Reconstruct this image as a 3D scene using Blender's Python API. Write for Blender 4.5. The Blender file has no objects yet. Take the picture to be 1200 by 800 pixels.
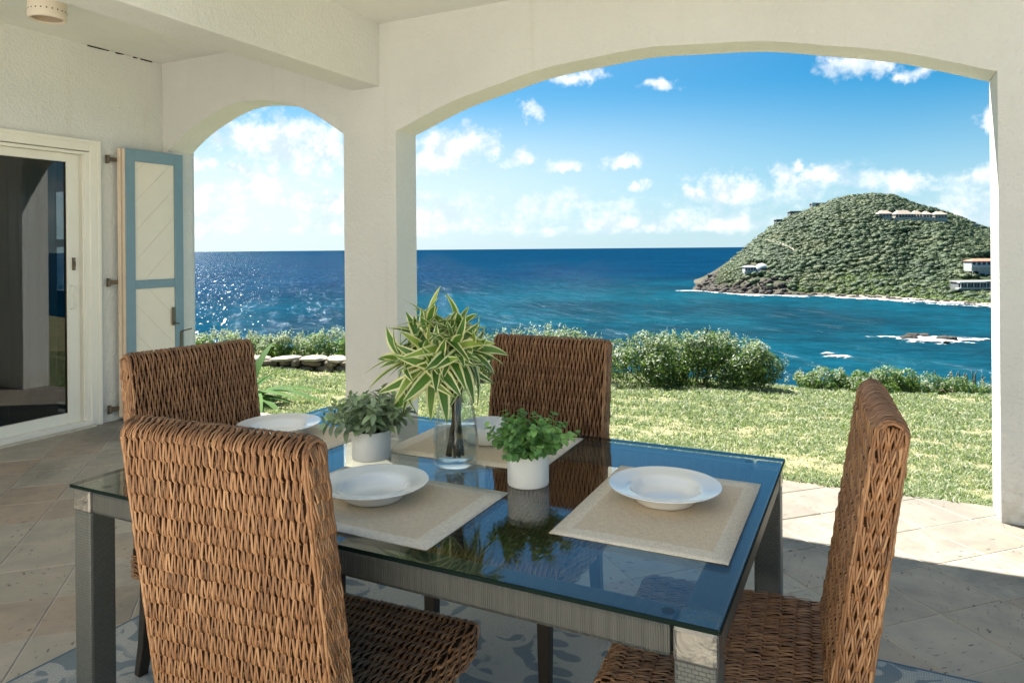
import bpy, math, random
import numpy as np
from mathutils import Vector, Matrix

R = math.radians
random.seed(7)
rng = np.random.default_rng(7)
scene = bpy.context.scene
COL = scene.collection

# ------------------------------------------------------------------ camera
CAM_H, FPX, YAW, ROLL, HY = 1.40, 832.1, R(26.43), R(0.498), 291.6
cam_data = bpy.data.cameras.new('camera')
cam_data.sensor_width = 36.0
cam_data.lens = FPX / 1200 * 36
cam_data.shift_y = (HY - 400) / 1200
cam_data.clip_start = 0.05
cam_data.clip_end = 120000
cam = bpy.data.objects.new('camera', cam_data)
COL.objects.link(cam)
cam.matrix_world = (Matrix.Translation((0, 0, CAM_H)) @ Matrix.Rotation(YAW, 4, 'Z')
                    @ Matrix.Rotation(R(90), 4, 'X') @ Matrix.Rotation(-ROLL, 4, 'Z'))
scene.camera = cam
CF = np.array([-math.sin(YAW), math.cos(YAW), 0.0])
CR = np.array([math.cos(YAW), math.sin(YAW), 0.0])

def ray(px, py):
    """direction of the view ray of a photograph point, unit depth (used to survey where things stand)"""
    u, v = px - 600, py - HY
    uu = u * math.cos(ROLL) - v * math.sin(ROLL)
    vv = u * math.sin(ROLL) + v * math.cos(ROLL)
    return CF + CR * (uu / FPX) + np.array([0, 0, -vv / FPX])

def at_depth(px, py, d):
    return np.array([0, 0, CAM_H]) + ray(px, py) * d

def at_z(px, py, z):
    r = ray(px, py)
    return np.array([0, 0, CAM_H]) + r * ((z - CAM_H) / r[2])

# ------------------------------------------------------------------ light and exposure
SX, SY = 0.57, 0.35                      # how far a shadow runs per metre of height (+X, -Y)
SUN_DIR = Vector((-SX, SY, 1.0)).normalized()
SUN_EL = math.asin(SUN_DIR.z)
SUN_AZ = math.atan2(SUN_DIR.x, SUN_DIR.y)   # from +Y, clockwise
SKY_STRENGTH = 0.05
EXPOSURE = 1.82
CLOUD = 0.36

sun_data = bpy.data.lights.new('sun', 'SUN')
sun_data.energy = 5.0
sun_data.angle = R(0.53)
sun_data.color = (1.0, 0.95, 0.87)
sun = bpy.data.objects.new('sun', sun_data)
COL.objects.link(sun)
sun.rotation_euler = SUN_DIR.to_track_quat('Z', 'Y').to_euler()

scene.view_settings.view_transform = 'Standard'
scene.view_settings.look = 'None'
scene.view_settings.exposure = EXPOSURE
scene.view_settings.gamma = 1
scene.view_settings.use_curve_mapping = False
scene.render.engine = 'CYCLES'
scene.cycles.max_bounces = 10
scene.cycles.diffuse_bounces = 6
scene.cycles.glossy_bounces = 5
scene.cycles.transmission_bounces = 8
scene.cycles.transparent_max_bounces = 24
scene.cycles.caustics_reflective = False
scene.cycles.caustics_refractive = False
scene.cycles.sample_clamp_indirect = 6
try:
    scene.cycles.use_denoising = True
    scene.cycles.denoiser = 'OPENIMAGEDENOISE'
except Exception:
    pass

# ------------------------------------------------------------------ node helper
class NT:
    def __init__(s, tree):
        s.t = tree
        tree.nodes.clear()
    def n(s, typ, **kw):
        nd = s.t.nodes.new(typ)
        ins = kw.pop('ins', {})
        for k, v in kw.items():
            setattr(nd, k, v)
        for k, v in ins.items():
            sock = nd.inputs[k]
            if isinstance(v, bpy.types.NodeSocket):
                s.t.links.new(v, sock)
            elif isinstance(v, bpy.types.Node):
                s.t.links.new(v.outputs[0], sock)
            else:
                if sock.type == 'RGBA' and len(v) == 3:
                    v = (*v, 1)
                sock.default_value = v
        return nd
    def link(s, a, b):
        s.t.links.new(a, b)
    def math(s, op, a, b=0.0, c=None, clamp=False):
        ins = {0: a, 1: b}
        if c is not None:
            ins[2] = c
        return s.n('ShaderNodeMath', operation=op, use_clamp=clamp, ins=ins).outputs[0]
    def vmath(s, op, a, b=(0, 0, 0)):
        return s.n('ShaderNodeVectorMath', operation=op, ins={0: a, 1: b}).outputs[0]
    def mix(s, fac, a, b, blend='MIX'):
        nd = s.n('ShaderNodeMix', data_type='RGBA', blend_type=blend)
        for k, v in ((0, fac), (6, a), (7, b)):
            if isinstance(v, bpy.types.NodeSocket):
                s.t.links.new(v, nd.inputs[k])
            else:
                if k and len(v) == 3:
                    v = (*v, 1)
                nd.inputs[k].default_value = v
        return nd.outputs[2]
    def noise(s, vec, scale, detail=4, rough=0.55, dist=0.0, out='Fac'):
        nd = s.n('ShaderNodeTexNoise', ins={'Vector': vec, 'Scale': scale, 'Detail': detail, 'Roughness': rough, 'Distortion': dist})
        return nd.outputs[out]
    def ramp(s, fac, stops, interp='LINEAR'):
        nd = s.n('ShaderNodeValToRGB', ins={0: fac})
        cr = nd.color_ramp
        cr.interpolation = interp
        while len(cr.elements) < len(stops):
            cr.elements.new(0.5)
        for e, (p, c) in zip(cr.elements, stops):
            e.position = p
            e.color = (*c, 1) if not np.isscalar(c) else (c, c, c, 1)
        return nd.outputs[0]
    def smooth(s, v, lo, hi, a=0.0, b=1.0):
        return s.n('ShaderNodeMapRange', interpolation_type='SMOOTHSTEP', ins={0: v, 1: lo, 2: hi, 3: a, 4: b}).outputs[0]
    def lin(s, v, lo, hi, a=0.0, b=1.0):
        return s.n('ShaderNodeMapRange', ins={0: v, 1: lo, 2: hi, 3: a, 4: b}).outputs[0]

# ------------------------------------------------------------------ sky (Nishita + cumulus)
world = bpy.data.worlds.new('World')
scene.world = world
world.use_nodes = True
W = NT(world.node_tree)
tc = W.n('ShaderNodeTexCoord').outputs['Generated']
sky = W.n('ShaderNodeTexSky', sky_type='NISHITA', sun_disc=False, sun_elevation=SUN_EL, sun_rotation=SUN_AZ,
          altitude=30, air_density=1.0, dust_density=0.7, ozone_density=3.0)
hsv = W.n('ShaderNodeHueSaturation', ins={'Saturation': 1.12, 'Value': 1.0, 'Color': sky.outputs[0]})
skycol = W.mix(1.0, hsv.outputs[0], (0.06, 0.55, 0.70), 'MULTIPLY')
el_ = W.n('ShaderNodeSeparateXYZ', ins={0: tc}).outputs[2]
hz_f = W.smooth(el_, -0.02, 0.24, 0.80, 0.0)
skycol = W.mix(hz_f, skycol, (4.4, 5.3, 5.8))
# bright hazy aureole on the sun's side
cs = W.n('ShaderNodeVectorMath', operation='DOT_PRODUCT', ins={0: tc, 1: tuple(SUN_DIR)}).outputs['Value']
skycol = W.mix(W.math('MULTIPLY', W.smooth(cs, 0.38, 0.68, 0.0, 0.96), W.smooth(el_, 0.03, 0.22, 1.0, 0.12)), skycol, (5.9, 6.4, 6.6))
skycol = W.n('ShaderNodeVectorMath', operation='SCALE', ins={0: skycol, 'Scale': SKY_STRENGTH}).outputs[0]
sep = W.n('ShaderNodeSeparateXYZ', ins={0: tc})
el = sep.outputs[2]
# puffy warped direction
w1 = W.n('ShaderNodeTexNoise', ins={'Vector': tc, 'Scale': 14.0, 'Detail': 5.0, 'Roughness': 0.6}).outputs['Color']
w1 = W.vmath('SUBTRACT', w1, (0.5, 0.5, 0.5))
warp = W.n('ShaderNodeVectorMath', operation='MULTIPLY_ADD', ins={0: w1, 1: (0.075, 0.075, 0.05), 2: tc}).outputs[0]
CLOUDS = [  # photograph point and half sizes of the cumulus heads in view
    (338, 168, 62, 36), (300, 160, 40, 22), (375, 185, 40, 24), (236, 192, 18, 9), (282, 198, 16, 7),
    (520, 176, 50, 26), (548, 168, 32, 22), (605, 183, 19, 10), (622, 135, 21, 15), (672, 90, 36, 9),
    (770, 103, 24, 8), (655, 194, 24, 8), (728, 190, 28, 10), (742, 223, 15, 8), (1005, 78, 46, 15), (1075, 84, 34, 10),
    (925, 206, 22, 20), (940, 190, 10, 10), (965, 202, 26, 14), (850, 222, 46, 20), (812, 226, 30, 14), (1060, 212, 34, 16), (1152, 142, 14, 16), (1150, 200, 16, 14),
]
dens = None
for (px, py, rx, ry) in CLOUDS:
    d = Vector(ray(px, py)).normalized()
    k = Vector(ray(px, py)).length * FPX
    m = W.n('ShaderNodeMapping', vector_type='TEXTURE', ins={'Vector': warp, 'Location': d,
            'Rotation': (0, 0, math.atan2(-d.x, d.y)), 'Scale': (rx / k * 1.12, rx / k * 1.5, ry / k * 1.15)})
    ln = W.n('ShaderNodeVectorMath', operation='LENGTH', ins={0: m}).outputs['Value']
    v = W.math('SUBTRACT', 1.0, ln)
    dens = v if dens is None else W.math('MAXIMUM', dens, v)
# general trade-wind cumulus low over the horizon, all round
flat = W.vmath('MULTIPLY', warp, (1.0, 1.0, 2.6))
nb = W.noise(flat, 7.5, 6, 0.55)
band_hi = W.smooth(el, 0.06, 0.17, 1.0, 0.0)
band_lo = W.smooth(el, 0.0, 0.03, 0.4, 1.0)
bd = W.math('MULTIPLY', band_hi, band_lo)
band = W.math('ADD', W.math('MULTIPLY', W.math('SUBTRACT', nb, 0.36), 3.2), W.math('MULTIPLY', W.math('SUBTRACT', bd, 1.0), 2.2))
hi_n = W.noise(flat, 4.2, 6, 0.6)
high = W.math('MULTIPLY', W.math('SUBTRACT', hi_n, 0.66), 3.0)
fb = W.noise(tc, 46, 5, 0.6)
fb2 = W.noise(tc, 120, 4, 0.6)
fbs = W.math('ADD', W.math('MULTIPLY', W.math('SUBTRACT', fb, 0.5), 1.7), W.math('MULTIPLY', W.math('SUBTRACT', fb2, 0.5), 0.5))
head = W.smooth(W.math('ADD', dens, fbs), -0.05, 0.80, 0.0, 0.95)
soft = W.smooth(W.math('ADD', W.math('MAXIMUM', band, high), W.math('MULTIPLY', fbs, 0.6)), -0.05, 0.95, 0.0, 0.88)
cover = W.math('MAXIMUM', head, soft)
cover = W.math('MULTIPLY', cover, W.smooth(el, 0.0, 0.012))
shade_n = W.noise(W.vmath('ADD', tc, (0.0, 0.0, 0.012)), 30, 4, 0.6)
cl_col = W.mix(W.smooth(shade_n, 0.36, 0.60), (0.60 * CLOUD, 0.72 * CLOUD, 0.82 * CLOUD), (CLOUD, CLOUD, CLOUD))
total = W.mix(cover, skycol, cl_col)
bg = W.n('ShaderNodeBackground', ins={'Color': total, 'Strength': 1.0})
out = W.n('ShaderNodeOutputWorld')
W.link(bg.outputs[0], out.inputs[0])

# ------------------------------------------------------------------ materials
MATS = {}
def mat(name, fn):
    m = bpy.data.materials.new(name)
    m.use_nodes = True
    t = NT(m.node_tree)
    o = t.n('ShaderNodeOutputMaterial')
    sh = fn(t)
    t.link(sh if isinstance(sh, bpy.types.NodeSocket) else sh.outputs[0], o.inputs[0])
    MATS[name] = m
    return m

def bsdf(t, color, rough=0.6, spec=0.5, normal=None, **kw):
    ins = {'Base Color': color, 'Roughness': rough, 'Specular IOR Level': spec}
    ins.update(kw)
    if normal is not None:
        ins['Normal'] = normal
    return t.n('ShaderNodeBsdfPrincipled', ins=ins)

def bump(t, h, strength=0.3, dist=0.01):
    return t.n('ShaderNodeBump', ins={'Height': h, 'Strength': strength, 'Distance': dist}).outputs[0]

def pos(t):
    return t.n('ShaderNodeNewGeometry').outputs['Position']
def objc(t):
    return t.n('ShaderNodeTexCoord').outputs['Object']
def island(t):
    return t.n('ShaderNodeNewGeometry').outputs['Random Per Island']
def orand(t):
    return t.n('ShaderNodeObjectInfo').outputs['Random']

def simple(name, c, rough=0.6, spec=0.5, var=0.12, scale=20.0, bmp=0.0, bscale=200.0, **kw):
    def f(t):
        p = objc(t)
        n = t.noise(p, scale, 4)
        col = t.mix(n, tuple(x * (1 - var) for x in c), tuple(min(1, x * (1 + var)) for x in c))
        nm = bump(t, t.noise(p, bscale, 3), bmp, 0.005) if bmp else None
        return bsdf(t, col, rough, spec, nm, **kw)
    return mat(name, f)

def stucco(name, c, bs=0.55):
    def f(t):
        p = pos(t)
        big = t.noise(p, 1.1, 4)
        streak = t.noise(t.vmath('MULTIPLY', p, (9, 9, 0.8)), 1.0, 4, 0.6)
        col = t.mix(t.smooth(big, 0.35, 0.7), c, tuple(x * 0.93 for x in c))
        col = t.mix(t.smooth(streak, 0.55, 0.82, 0, 0.22), col, (0.50, 0.47, 0.36))
        spots = t.noise(p, 14, 2)
        col = t.mix(t.smooth(spots, 0.80, 0.83, 0, 0.6), col, (0.30, 0.25, 0.17))
        z = t.n('ShaderNodeSeparateXYZ', ins={0: p}).outputs[2]
        foot = t.math('MULTIPLY', t.smooth(z, 0.0, 0.35, 1, 0), t.smooth(t.noise(p, 7, 5, 0.7), 0.4, 0.7))
        col = t.mix(t.math('MULTIPLY', foot, 0.5), col, (0.36, 0.31, 0.22))
        h = t.math('ADD', t.noise(p, 55, 3, 0.5), t.math('MULTIPLY', t.noise(p, 16, 3), 0.8))
        return bsdf(t, col, 0.85, 0.2, bump(t, h, bs * 1.5, 0.009))
    return mat(name, f)

stucco('stucco', (0.71, 0.715, 0.685))
stucco('stucco_house', (0.685, 0.695, 0.665))
stucco('ceiling_paint', (0.74, 0.745, 0.71), 0.35)
simple('white_paint', (0.84, 0.82, 0.77), 0.85, 0.2, 0.04, 3, 0.4, 60)
simple('white_vinyl', (0.80, 0.78, 0.69), 0.4, 0.4, 0.05, 6)
simple('shutter_cream', (0.80, 0.745, 0.625), 0.55, 0.3, 0.05, 8)
simple('shutter_edge', (0.72, 0.60, 0.46), 0.6, 0.3, 0.1, 12)
simple('shutter_blue', (0.20, 0.31, 0.365), 0.5, 0.35, 0.10, 10)
simple('bronze', (0.16, 0.13, 0.09), 0.45, 0.5, 0.3, 60, Metallic=0.6)
simple('steel', (0.45, 0.43, 0.38), 0.35, 0.5, 0.15, 60, Metallic=0.8)
simple('clay_lamp', (0.74, 0.66, 0.54), 0.75, 0.2, 0.08, 14)
simple('dark_hole', (0.03, 0.025, 0.02), 0.8, 0.1)
simple('lamp_inside', (0.42, 0.34, 0.25), 0.8, 0.1)
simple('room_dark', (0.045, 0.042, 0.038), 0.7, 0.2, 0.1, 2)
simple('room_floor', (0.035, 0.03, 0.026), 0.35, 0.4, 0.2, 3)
simple('dark_wood_frame', (0.05, 0.045, 0.04), 0.4, 0.4)
def f_curtain(t):
    a = bsdf(t, (0.55, 0.55, 0.50), 0.9, 0.1)
    b = t.n('ShaderNodeBsdfTransparent', ins={'Color': (0.8, 0.8, 0.78, 1)})
    return t.n('ShaderNodeMixShader', ins={0: 0.35, 1: a.outputs[0], 2: b.outputs[0]})
mat('sheer_curtain', f_curtain)

def schlick(t, ior):
    g = t.n('ShaderNodeNewGeometry')
    c = t.math('ABSOLUTE', t.n('ShaderNodeVectorMath', operation='DOT_PRODUCT', ins={0: g.outputs['Normal'], 1: g.outputs['Incoming']}).outputs['Value'])
    r0 = ((ior - 1) / (ior + 1)) ** 2
    return t.math('ADD', r0, t.math('MULTIPLY', 1 - r0, t.math('POWER', t.math('SUBTRACT', 1.0, c), 5.0)), clamp=True)
def thin_glass(name, tint, ior, edge=None):
    def f(t):
        fr = schlick(t, ior)
        tr = t.n('ShaderNodeBsdfTransparent', ins={'Color': (*tint, 1)})
        gl = t.n('ShaderNodeBsdfGlossy', ins={'Color': (1, 1, 1, 1), 'Roughness': 0.0})
        return t.n('ShaderNodeMixShader', ins={0: fr, 1: tr.outputs[0], 2: gl.outputs[0]})
    return mat(name, f)
thin_glass('door_glass', (0.42, 0.46, 0.46), 1.6)
thin_glass('window_glass', (0.85, 0.88, 0.88), 1.5)
thin_glass('table_glass', (0.80, 0.84, 0.82), 1.50)
simple('glass_edge', (0.006, 0.014, 0.012), 0.7, 0.05)
thin_glass('vase_glass', (0.93, 0.95, 0.95), 1.45)
def f_vwater(t):
    fr = schlick(t, 1.33)
    tr = t.n('ShaderNodeBsdfTransparent', ins={'Color': (0.86, 0.89, 0.90, 1)})
    gl = t.n('ShaderNodeBsdfGlossy', ins={'Color': (1, 1, 1, 1), 'Roughness': 0.0})
    return t.n('ShaderNodeMixShader', ins={0: fr, 1: tr.outputs[0], 2: gl.outputs[0]})
mat('vase_water', f_vwater)

def f_tile(t):
    p = pos(t)
    rnd = t.math('FRACT', t.math('ADD', orand(t), island(t)))
    base = t.ramp(rnd, [(0.0, (0.44, 0.375, 0.28)), (0.35, (0.49, 0.425, 0.325)), (0.6, (0.46, 0.37, 0.27)), (0.8, (0.47, 0.35, 0.25)), (1.0, (0.52, 0.465, 0.365))])
    off = t.n('ShaderNodeCombineXYZ', ins={0: t.math('MULTIPLY', rnd, 57.0), 1: t.math('MULTIPLY', rnd, 23.0), 2: 0.0}).outputs[0]
    q = t.vmath('ADD', p, off)
    cloud = t.noise(q, 5.0, 5, 0.6)
    col = t.mix(t.smooth(cloud, 0.3, 0.75, 0, 0.55), base, (0.30, 0.27, 0.22))
    stain = t.noise(p, 0.9, 5, 0.65, 0.6)
    col = t.mix(t.smooth(stain, 0.52, 0.70, 0, 0.6), col, (0.20, 0.18, 0.14))
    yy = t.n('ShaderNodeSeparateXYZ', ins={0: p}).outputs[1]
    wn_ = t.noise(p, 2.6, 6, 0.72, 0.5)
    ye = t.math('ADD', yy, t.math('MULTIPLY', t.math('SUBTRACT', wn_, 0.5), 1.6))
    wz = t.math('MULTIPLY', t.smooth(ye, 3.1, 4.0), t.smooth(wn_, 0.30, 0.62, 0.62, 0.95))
    col = t.mix(wz, col, (0.165, 0.152, 0.128))  # tile colour darkened where sun falls to curb glare, with grey stains
    rq = t.n('ShaderNodeVectorRotate', rotation_type='Z_AXIS', ins={'Vector': q, 'Angle': t.math('MULTIPLY', t.math('FLOOR', t.math('MULTIPLY', rnd, 4.0)), 0.785)}).outputs[0]
    st = t.vmath('MULTIPLY', rq, (18.0, 55.0, 1.0))
    pit = t.noise(st, 1.0, 3, 0.6)
    pm = t.smooth(pit, 0.62, 0.68)
    pit2 = t.smooth(t.noise(q, 70, 2), 0.70, 0.74)
    pm = t.math('MAXIMUM', pm, t.math('MULTIPLY', pit2, 0.8))
    pm = t.math('MULTIPLY', pm, t.smooth(t.noise(q, 3.3, 3), 0.36, 0.50))
    col = t.mix(t.math('MULTIPLY', pm, 0.8), col, (0.085, 0.07, 0.055))
    h = t.math('SUBTRACT', t.math('MULTIPLY', cloud, 0.3), pm)
    return bsdf(t, col, t.lin(cloud, 0, 1, 0.5, 0.75), 0.3, bump(t, h, 0.5, 0.004))
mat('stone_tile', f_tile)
simple('grout', (0.56, 0.51, 0.42), 0.9, 0.1, 0.25, 9)

def f_rug(t):
    p = objc(t)
    sx = t.n('ShaderNodeSeparateXYZ', ins={0: p})
    q = t.vmath('ADD', p, t.vmath('MULTIPLY', t.n('ShaderNodeTexNoise', ins={'Vector': p, 'Scale': 2.0}).outputs['Color'], (0.18, 0.18, 0)))
    vo = t.n('ShaderNodeTexVoronoi', voronoi_dimensions='2D', feature='F1', ins={'Vector': q, 'Scale': 3.4, 'Randomness': 0.9}).outputs['Distance']
    ring = t.math('ABSOLUTE', t.math('SUBTRACT', t.math('FRACT', t.math('MULTIPLY', vo, 3.2)), 0.5))
    brk = t.noise(p, 5, 2)
    petal = t.math('MULTIPLY', t.smooth(ring, 0.26, 0.30, 1, 0), t.smooth(brk, 0.50, 0.53))
    v2 = t.n('ShaderNodeTexVoronoi', voronoi_dimensions='2D', feature='F1', ins={'Vector': t.vmath('MULTIPLY', p, (6.0, 12.0, 1)), 'Scale': 1.0}).outputs['Distance']
    drop = t.math('MULTIPLY', t.smooth(v2, 0.26, 0.30, 1, 0), t.smooth(t.noise(p, 2.2, 2), 0.5, 0.55))
    m = t.math('MAXIMUM', petal, drop)
    thread = t.n('ShaderNodeTexWave', wave_type='BANDS', bands_direction='Y', ins={'Vector': p, 'Scale': 60.0, 'Distortion': 1.5, 'Detail': 2.0}).outputs['Fac']
    th2 = t.n('ShaderNodeTexWave', wave_type='BANDS', bands_direction='X', ins={'Vector': p, 'Scale': 42.0, 'Distortion': 1.0}).outputs['Fac']
    weave = t.math('MULTIPLY', t.math('ADD', thread, th2), 0.5)
    col = t.mix(m, (0.60, 0.57, 0.50), (0.25, 0.29, 0.30))
    spk = t.noise(p, 260, 1)
    col = t.mix(t.smooth(spk, 0.45, 0.6, 0, 0.5), col, (0.20, 0.23, 0.24))
    col = t.mix(t.math('MULTIPLY', weave, 0.45), col, (0.12, 0.14, 0.15))
    ax = t.math('ABSOLUTE', sx.outputs[0])
    ay = t.math('ABSOLUTE', sx.outputs[1])
    edge = t.math('MAXIMUM', t.smooth(ax, 1.508, 1.512), t.smooth(ay, 1.203, 1.207))
    col = t.mix(edge, col, (0.11, 0.17, 0.22))
    return bsdf(t, col, 0.95, 0.05, bump(t, weave, 0.5, 0.003))
mat('rug_weave', f_rug)

def f_wicker(t):
    r = island(t)
    p = objc(t)
    col = t.ramp(r, [(0, (0.105, 0.046, 0.018)), (0.3, (0.205, 0.093, 0.037)), (0.7, (0.305, 0.150, 0.064)), (1, (0.45, 0.26, 0.13))])
    col = t.mix(t.smooth(t.noise(p, 6, 3), 0.35, 0.75, 0, 0.4), col, (0.17, 0.080, 0.034))
    fine = t.noise(t.vmath('MULTIPLY', p, (700, 700, 90)), 1.0, 2)
    col = t.mix(t.smooth(fine, 0.45, 0.75, 0, 0.35), col, (0.46, 0.28, 0.15))
    return bsdf(t, col, 0.40, 0.4)
mat('wicker', f_wicker)
simple('wicker_core', (0.035, 0.018, 0.009), 0.9, 0.1)
simple('dark_wood', (0.022, 0.016, 0.012), 0.4, 0.4, 0.3, 30)

def f_resin(axis):
    def f(t):
        p = objc(t)
        sx = t.n('ShaderNodeSeparateXYZ', ins={0: p})
        jit = t.math('MULTIPLY', t.noise(p, 30, 2), 0.004)
        c = t.math('ADD', sx.outputs[axis], jit)
        ph = t.math('MULTIPLY', c, 1 / 0.0045)
        fr = t.math('FRACT', ph)
        idw = t.n('ShaderNodeTexWhiteNoise', noise_dimensions='1D', ins={'W': t.math('FLOOR', ph)}).outputs['Value']
        prof = t.math('SINE', t.math('MULTIPLY', fr, math.pi))
        col = t.mix(idw, (0.036, 0.040, 0.037), (0.056, 0.061, 0.056))
        col = t.mix(t.smooth(prof, 0.0, 0.35, 1, 0), col, (0.024, 0.027, 0.025))
        return bsdf(t, col, 0.38, 0.5, bump(t, prof, 0.5, 0.002))
    return f
mat('resin_wrap_x', f_resin(0))
mat('resin_wrap_y', f_resin(1))
def f_resin_leg(t):
    p = objc(t)
    sx = t.n('ShaderNodeSeparateXYZ', ins={0: p})
    uv = t.n('ShaderNodeCombineXYZ', ins={0: t.math('ADD', sx.outputs[0], sx.outputs[1]), 1: sx.outputs[2], 2: 0.0}).outputs[0]
    br = t.n('ShaderNodeTexBrick', ins={'Vector': uv, 'Color1': (0.090, 0.098, 0.092, 1), 'Color2': (0.075, 0.082, 0.077, 1), 'Mortar': (0.035, 0.038, 0.036, 1), 'Scale': 1.0,
            'Mortar Size': 0.0008, 'Brick Width': 0.0125, 'Row Height': 0.0078, 'Mortar Smooth': 0.3})
    h = t.math('SUBTRACT', 1.0, br.outputs['Fac'])
    return bsdf(t, br.outputs['Color'], 0.4, 0.5, bump(t, h, 0.7, 0.003))
mat('resin_leg', f_resin_leg)
def f_cap(t):
    p = objc(t)
    n = t.noise(p, 22, 3, 0.5, 0.5)
    col = t.mix(n, (0.10, 0.10, 0.092), (0.23, 0.225, 0.21))
    return bsdf(t, col, 0.22, 0.5, bump(t, n, 0.45, 0.010), Metallic=0.6)
mat('corner_cap', f_cap)

def f_mat_weave(t):
    p = objc(t)
    sx = t.n('ShaderNodeSeparateXYZ', ins={0: p})
    w1 = t.n('ShaderNodeTexNoise', ins={'Vector': t.vmath('MULTIPLY', p, (500, 60, 1)), 'Scale': 1.0, 'Detail': 2}).outputs['Fac']
    w2 = t.n('ShaderNodeTexNoise', ins={'Vector': t.vmath('MULTIPLY', p, (60, 500, 1)), 'Scale': 1.0, 'Detail': 2}).outputs['Fac']
    w = t.math('MULTIPLY', t.math('ADD', w1, w2), 0.5)
    ax = t.math('ABSOLUTE', sx.outputs[0])
    ay = t.math('ABSOLUTE', sx.outputs[1])
    inner = t.math('MULTIPLY', t.smooth(ax, 0.222, 0.228, 1, 0), t.smooth(ay, 0.158, 0.164, 1, 0))
    col = t.mix(inner, (0.84, 0.76, 0.62), (0.74, 0.62, 0.46))
    col = t.mix(t.smooth(w, 0.40, 0.62), t.mix(0.35, col, (0.30, 0.21, 0.13)), col)
    return bsdf(t, col, 0.7, 0.3, bump(t, w, 0.4, 0.001))
mat('placemat_weave', f_mat_weave)
simple('porcelain', (0.88, 0.88, 0.85), 0.10, 0.5, 0.01, 4, **{'Coat Weight': 0.3})
simple('matte_pot', (0.87, 0.86, 0.82), 0.5, 0.4, 0.02, 9)
simple('soil', (0.06, 0.045, 0.03), 0.95, 0.05)
simple('stem_brown', (0.13, 0.10, 0.06), 0.7, 0.2, 0.3, 80)
simple('stem_green', (0.16, 0.20, 0.09), 0.6, 0.3, 0.2, 50)

def leafmat(name, stops, rough=0.45, spec=0.4, trans=0.35, use_obj=False, gen=None):
    def f(t):
        r = t.math('FRACT', t.math('ADD', orand(t), t.math('MULTIPLY', island(t), 0.97))) if use_obj else island(t)
        col = t.ramp(r, stops)
        if gen:
            col = gen(t, col)
        a = bsdf(t, col, rough, spec)
        tl = t.n('ShaderNodeBsdfTranslucent', ins={'Color': t.mix(1.0, col, (1.15, 1.25, 0.7), 'MULTIPLY')})
        return t.n('ShaderNodeMixShader', ins={0: trans, 1: a.outputs[0], 2: tl.outputs[0]})
    return mat(name, f)
def g_varieg(t, col):
    g = t.n('ShaderNodeTexCoord').outputs['Generated']
    sx = t.n('ShaderNodeSeparateXYZ', ins={0: g})
    wob = t.math('MULTIPLY', t.noise(t.vmath('MULTIPLY', g, (1, 4, 1)), 2.0, 2), 0.10)
    dd = t.math('ADD', t.math('ABSOLUTE', t.math('SUBTRACT', sx.outputs[0], 0.5)), t.math('SUBTRACT', wob, 0.05))
    # relative to local half width (leaf tapers)
    yy = sx.outputs[1]
    hw = t.math('MULTIPLY', t.math('POWER', t.math('SINE', t.math('MULTIPLY', t.math('POWER', yy, 0.8), math.pi)), 0.75), 0.5)
    rel = t.math('DIVIDE', dd, t.math('MAXIMUM', hw, 0.03))
    m = t.smooth(rel, 0.58, 0.68)
    c2 = t.mix(m, col, (0.84, 0.82, 0.46))
    mid = t.smooth(t.math('ABSOLUTE', t.math('SUBTRACT', sx.outputs[0], 0.5)), 0.0, 0.03, 0.35, 0)
    return t.mix(mid, c2, (0.30, 0.40, 0.12))
leafmat('variegated_leaf', [(0, (0.06, 0.155, 0.03)), (0.5, (0.10, 0.225, 0.045)), (0.85, (0.17, 0.31, 0.06)), (1, (0.40, 0.50, 0.09))], 0.4, 0.4, 0.3, True, g_varieg)
leafmat('sage_leaf', [(0, (0.19, 0.235, 0.16)), (0.4, (0.28, 0.35, 0.23)), (0.75, (0.36, 0.46, 0.29)), (1, (0.40, 0.55, 0.27))], 0.6, 0.3, 0.2, True)
leafmat('eucalyptus_leaf', [(0, (0.09, 0.20, 0.06)), (0.4, (0.16, 0.33, 0.10)), (0.75, (0.24, 0.44, 0.15)), (1, (0.30, 0.54, 0.15))], 0.5, 0.35, 0.3, True)
leafmat('strap_leaf', [(0, (0.03, 0.085, 0.02)), (1, (0.085, 0.18, 0.04))], 0.7, 0.12, 0.3, True)
leafmat('bush_leaf', [(0, (0.022, 0.050, 0.014)), (0.4, (0.050, 0.105, 0.024)), (0.75, (0.095, 0.165, 0.036)), (0.95, (0.17, 0.23, 0.06)), (1, (0.22, 0.26, 0.12))], 0.45, 0.45, 0.35)
leafmat('silver_leaf', [(0, (0.20, 0.26, 0.19)), (0.5, (0.33, 0.38, 0.31)), (1, (0.50, 0.54, 0.47))], 0.5, 0.4, 0.4)
leafmat('low_bush_leaf', [(0, (0.035, 0.08, 0.016)), (0.5, (0.085, 0.165, 0.032)), (0.9, (0.16, 0.25, 0.05)), (1, (0.27, 0.32, 0.17))], 0.45, 0.45, 0.4)
leafmat('cactus_leaf', [(0, (0.07, 0.085, 0.06)), (1, (0.14, 0.16, 0.12))], 0.6, 0.3, 0.05)
leafmat('grass_blade', [(0, (0.092, 0.148, 0.06)), (0.35, (0.16, 0.225, 0.10)), (0.62, (0.265, 0.315, 0.18)), (0.86, (0.43, 0.44, 0.31)), (1, (0.60, 0.57, 0.46))], 0.55, 0.3, 0.35)
simple('twig', (0.11, 0.085, 0.055), 0.9, 0.1, 0.3, 20)

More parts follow.
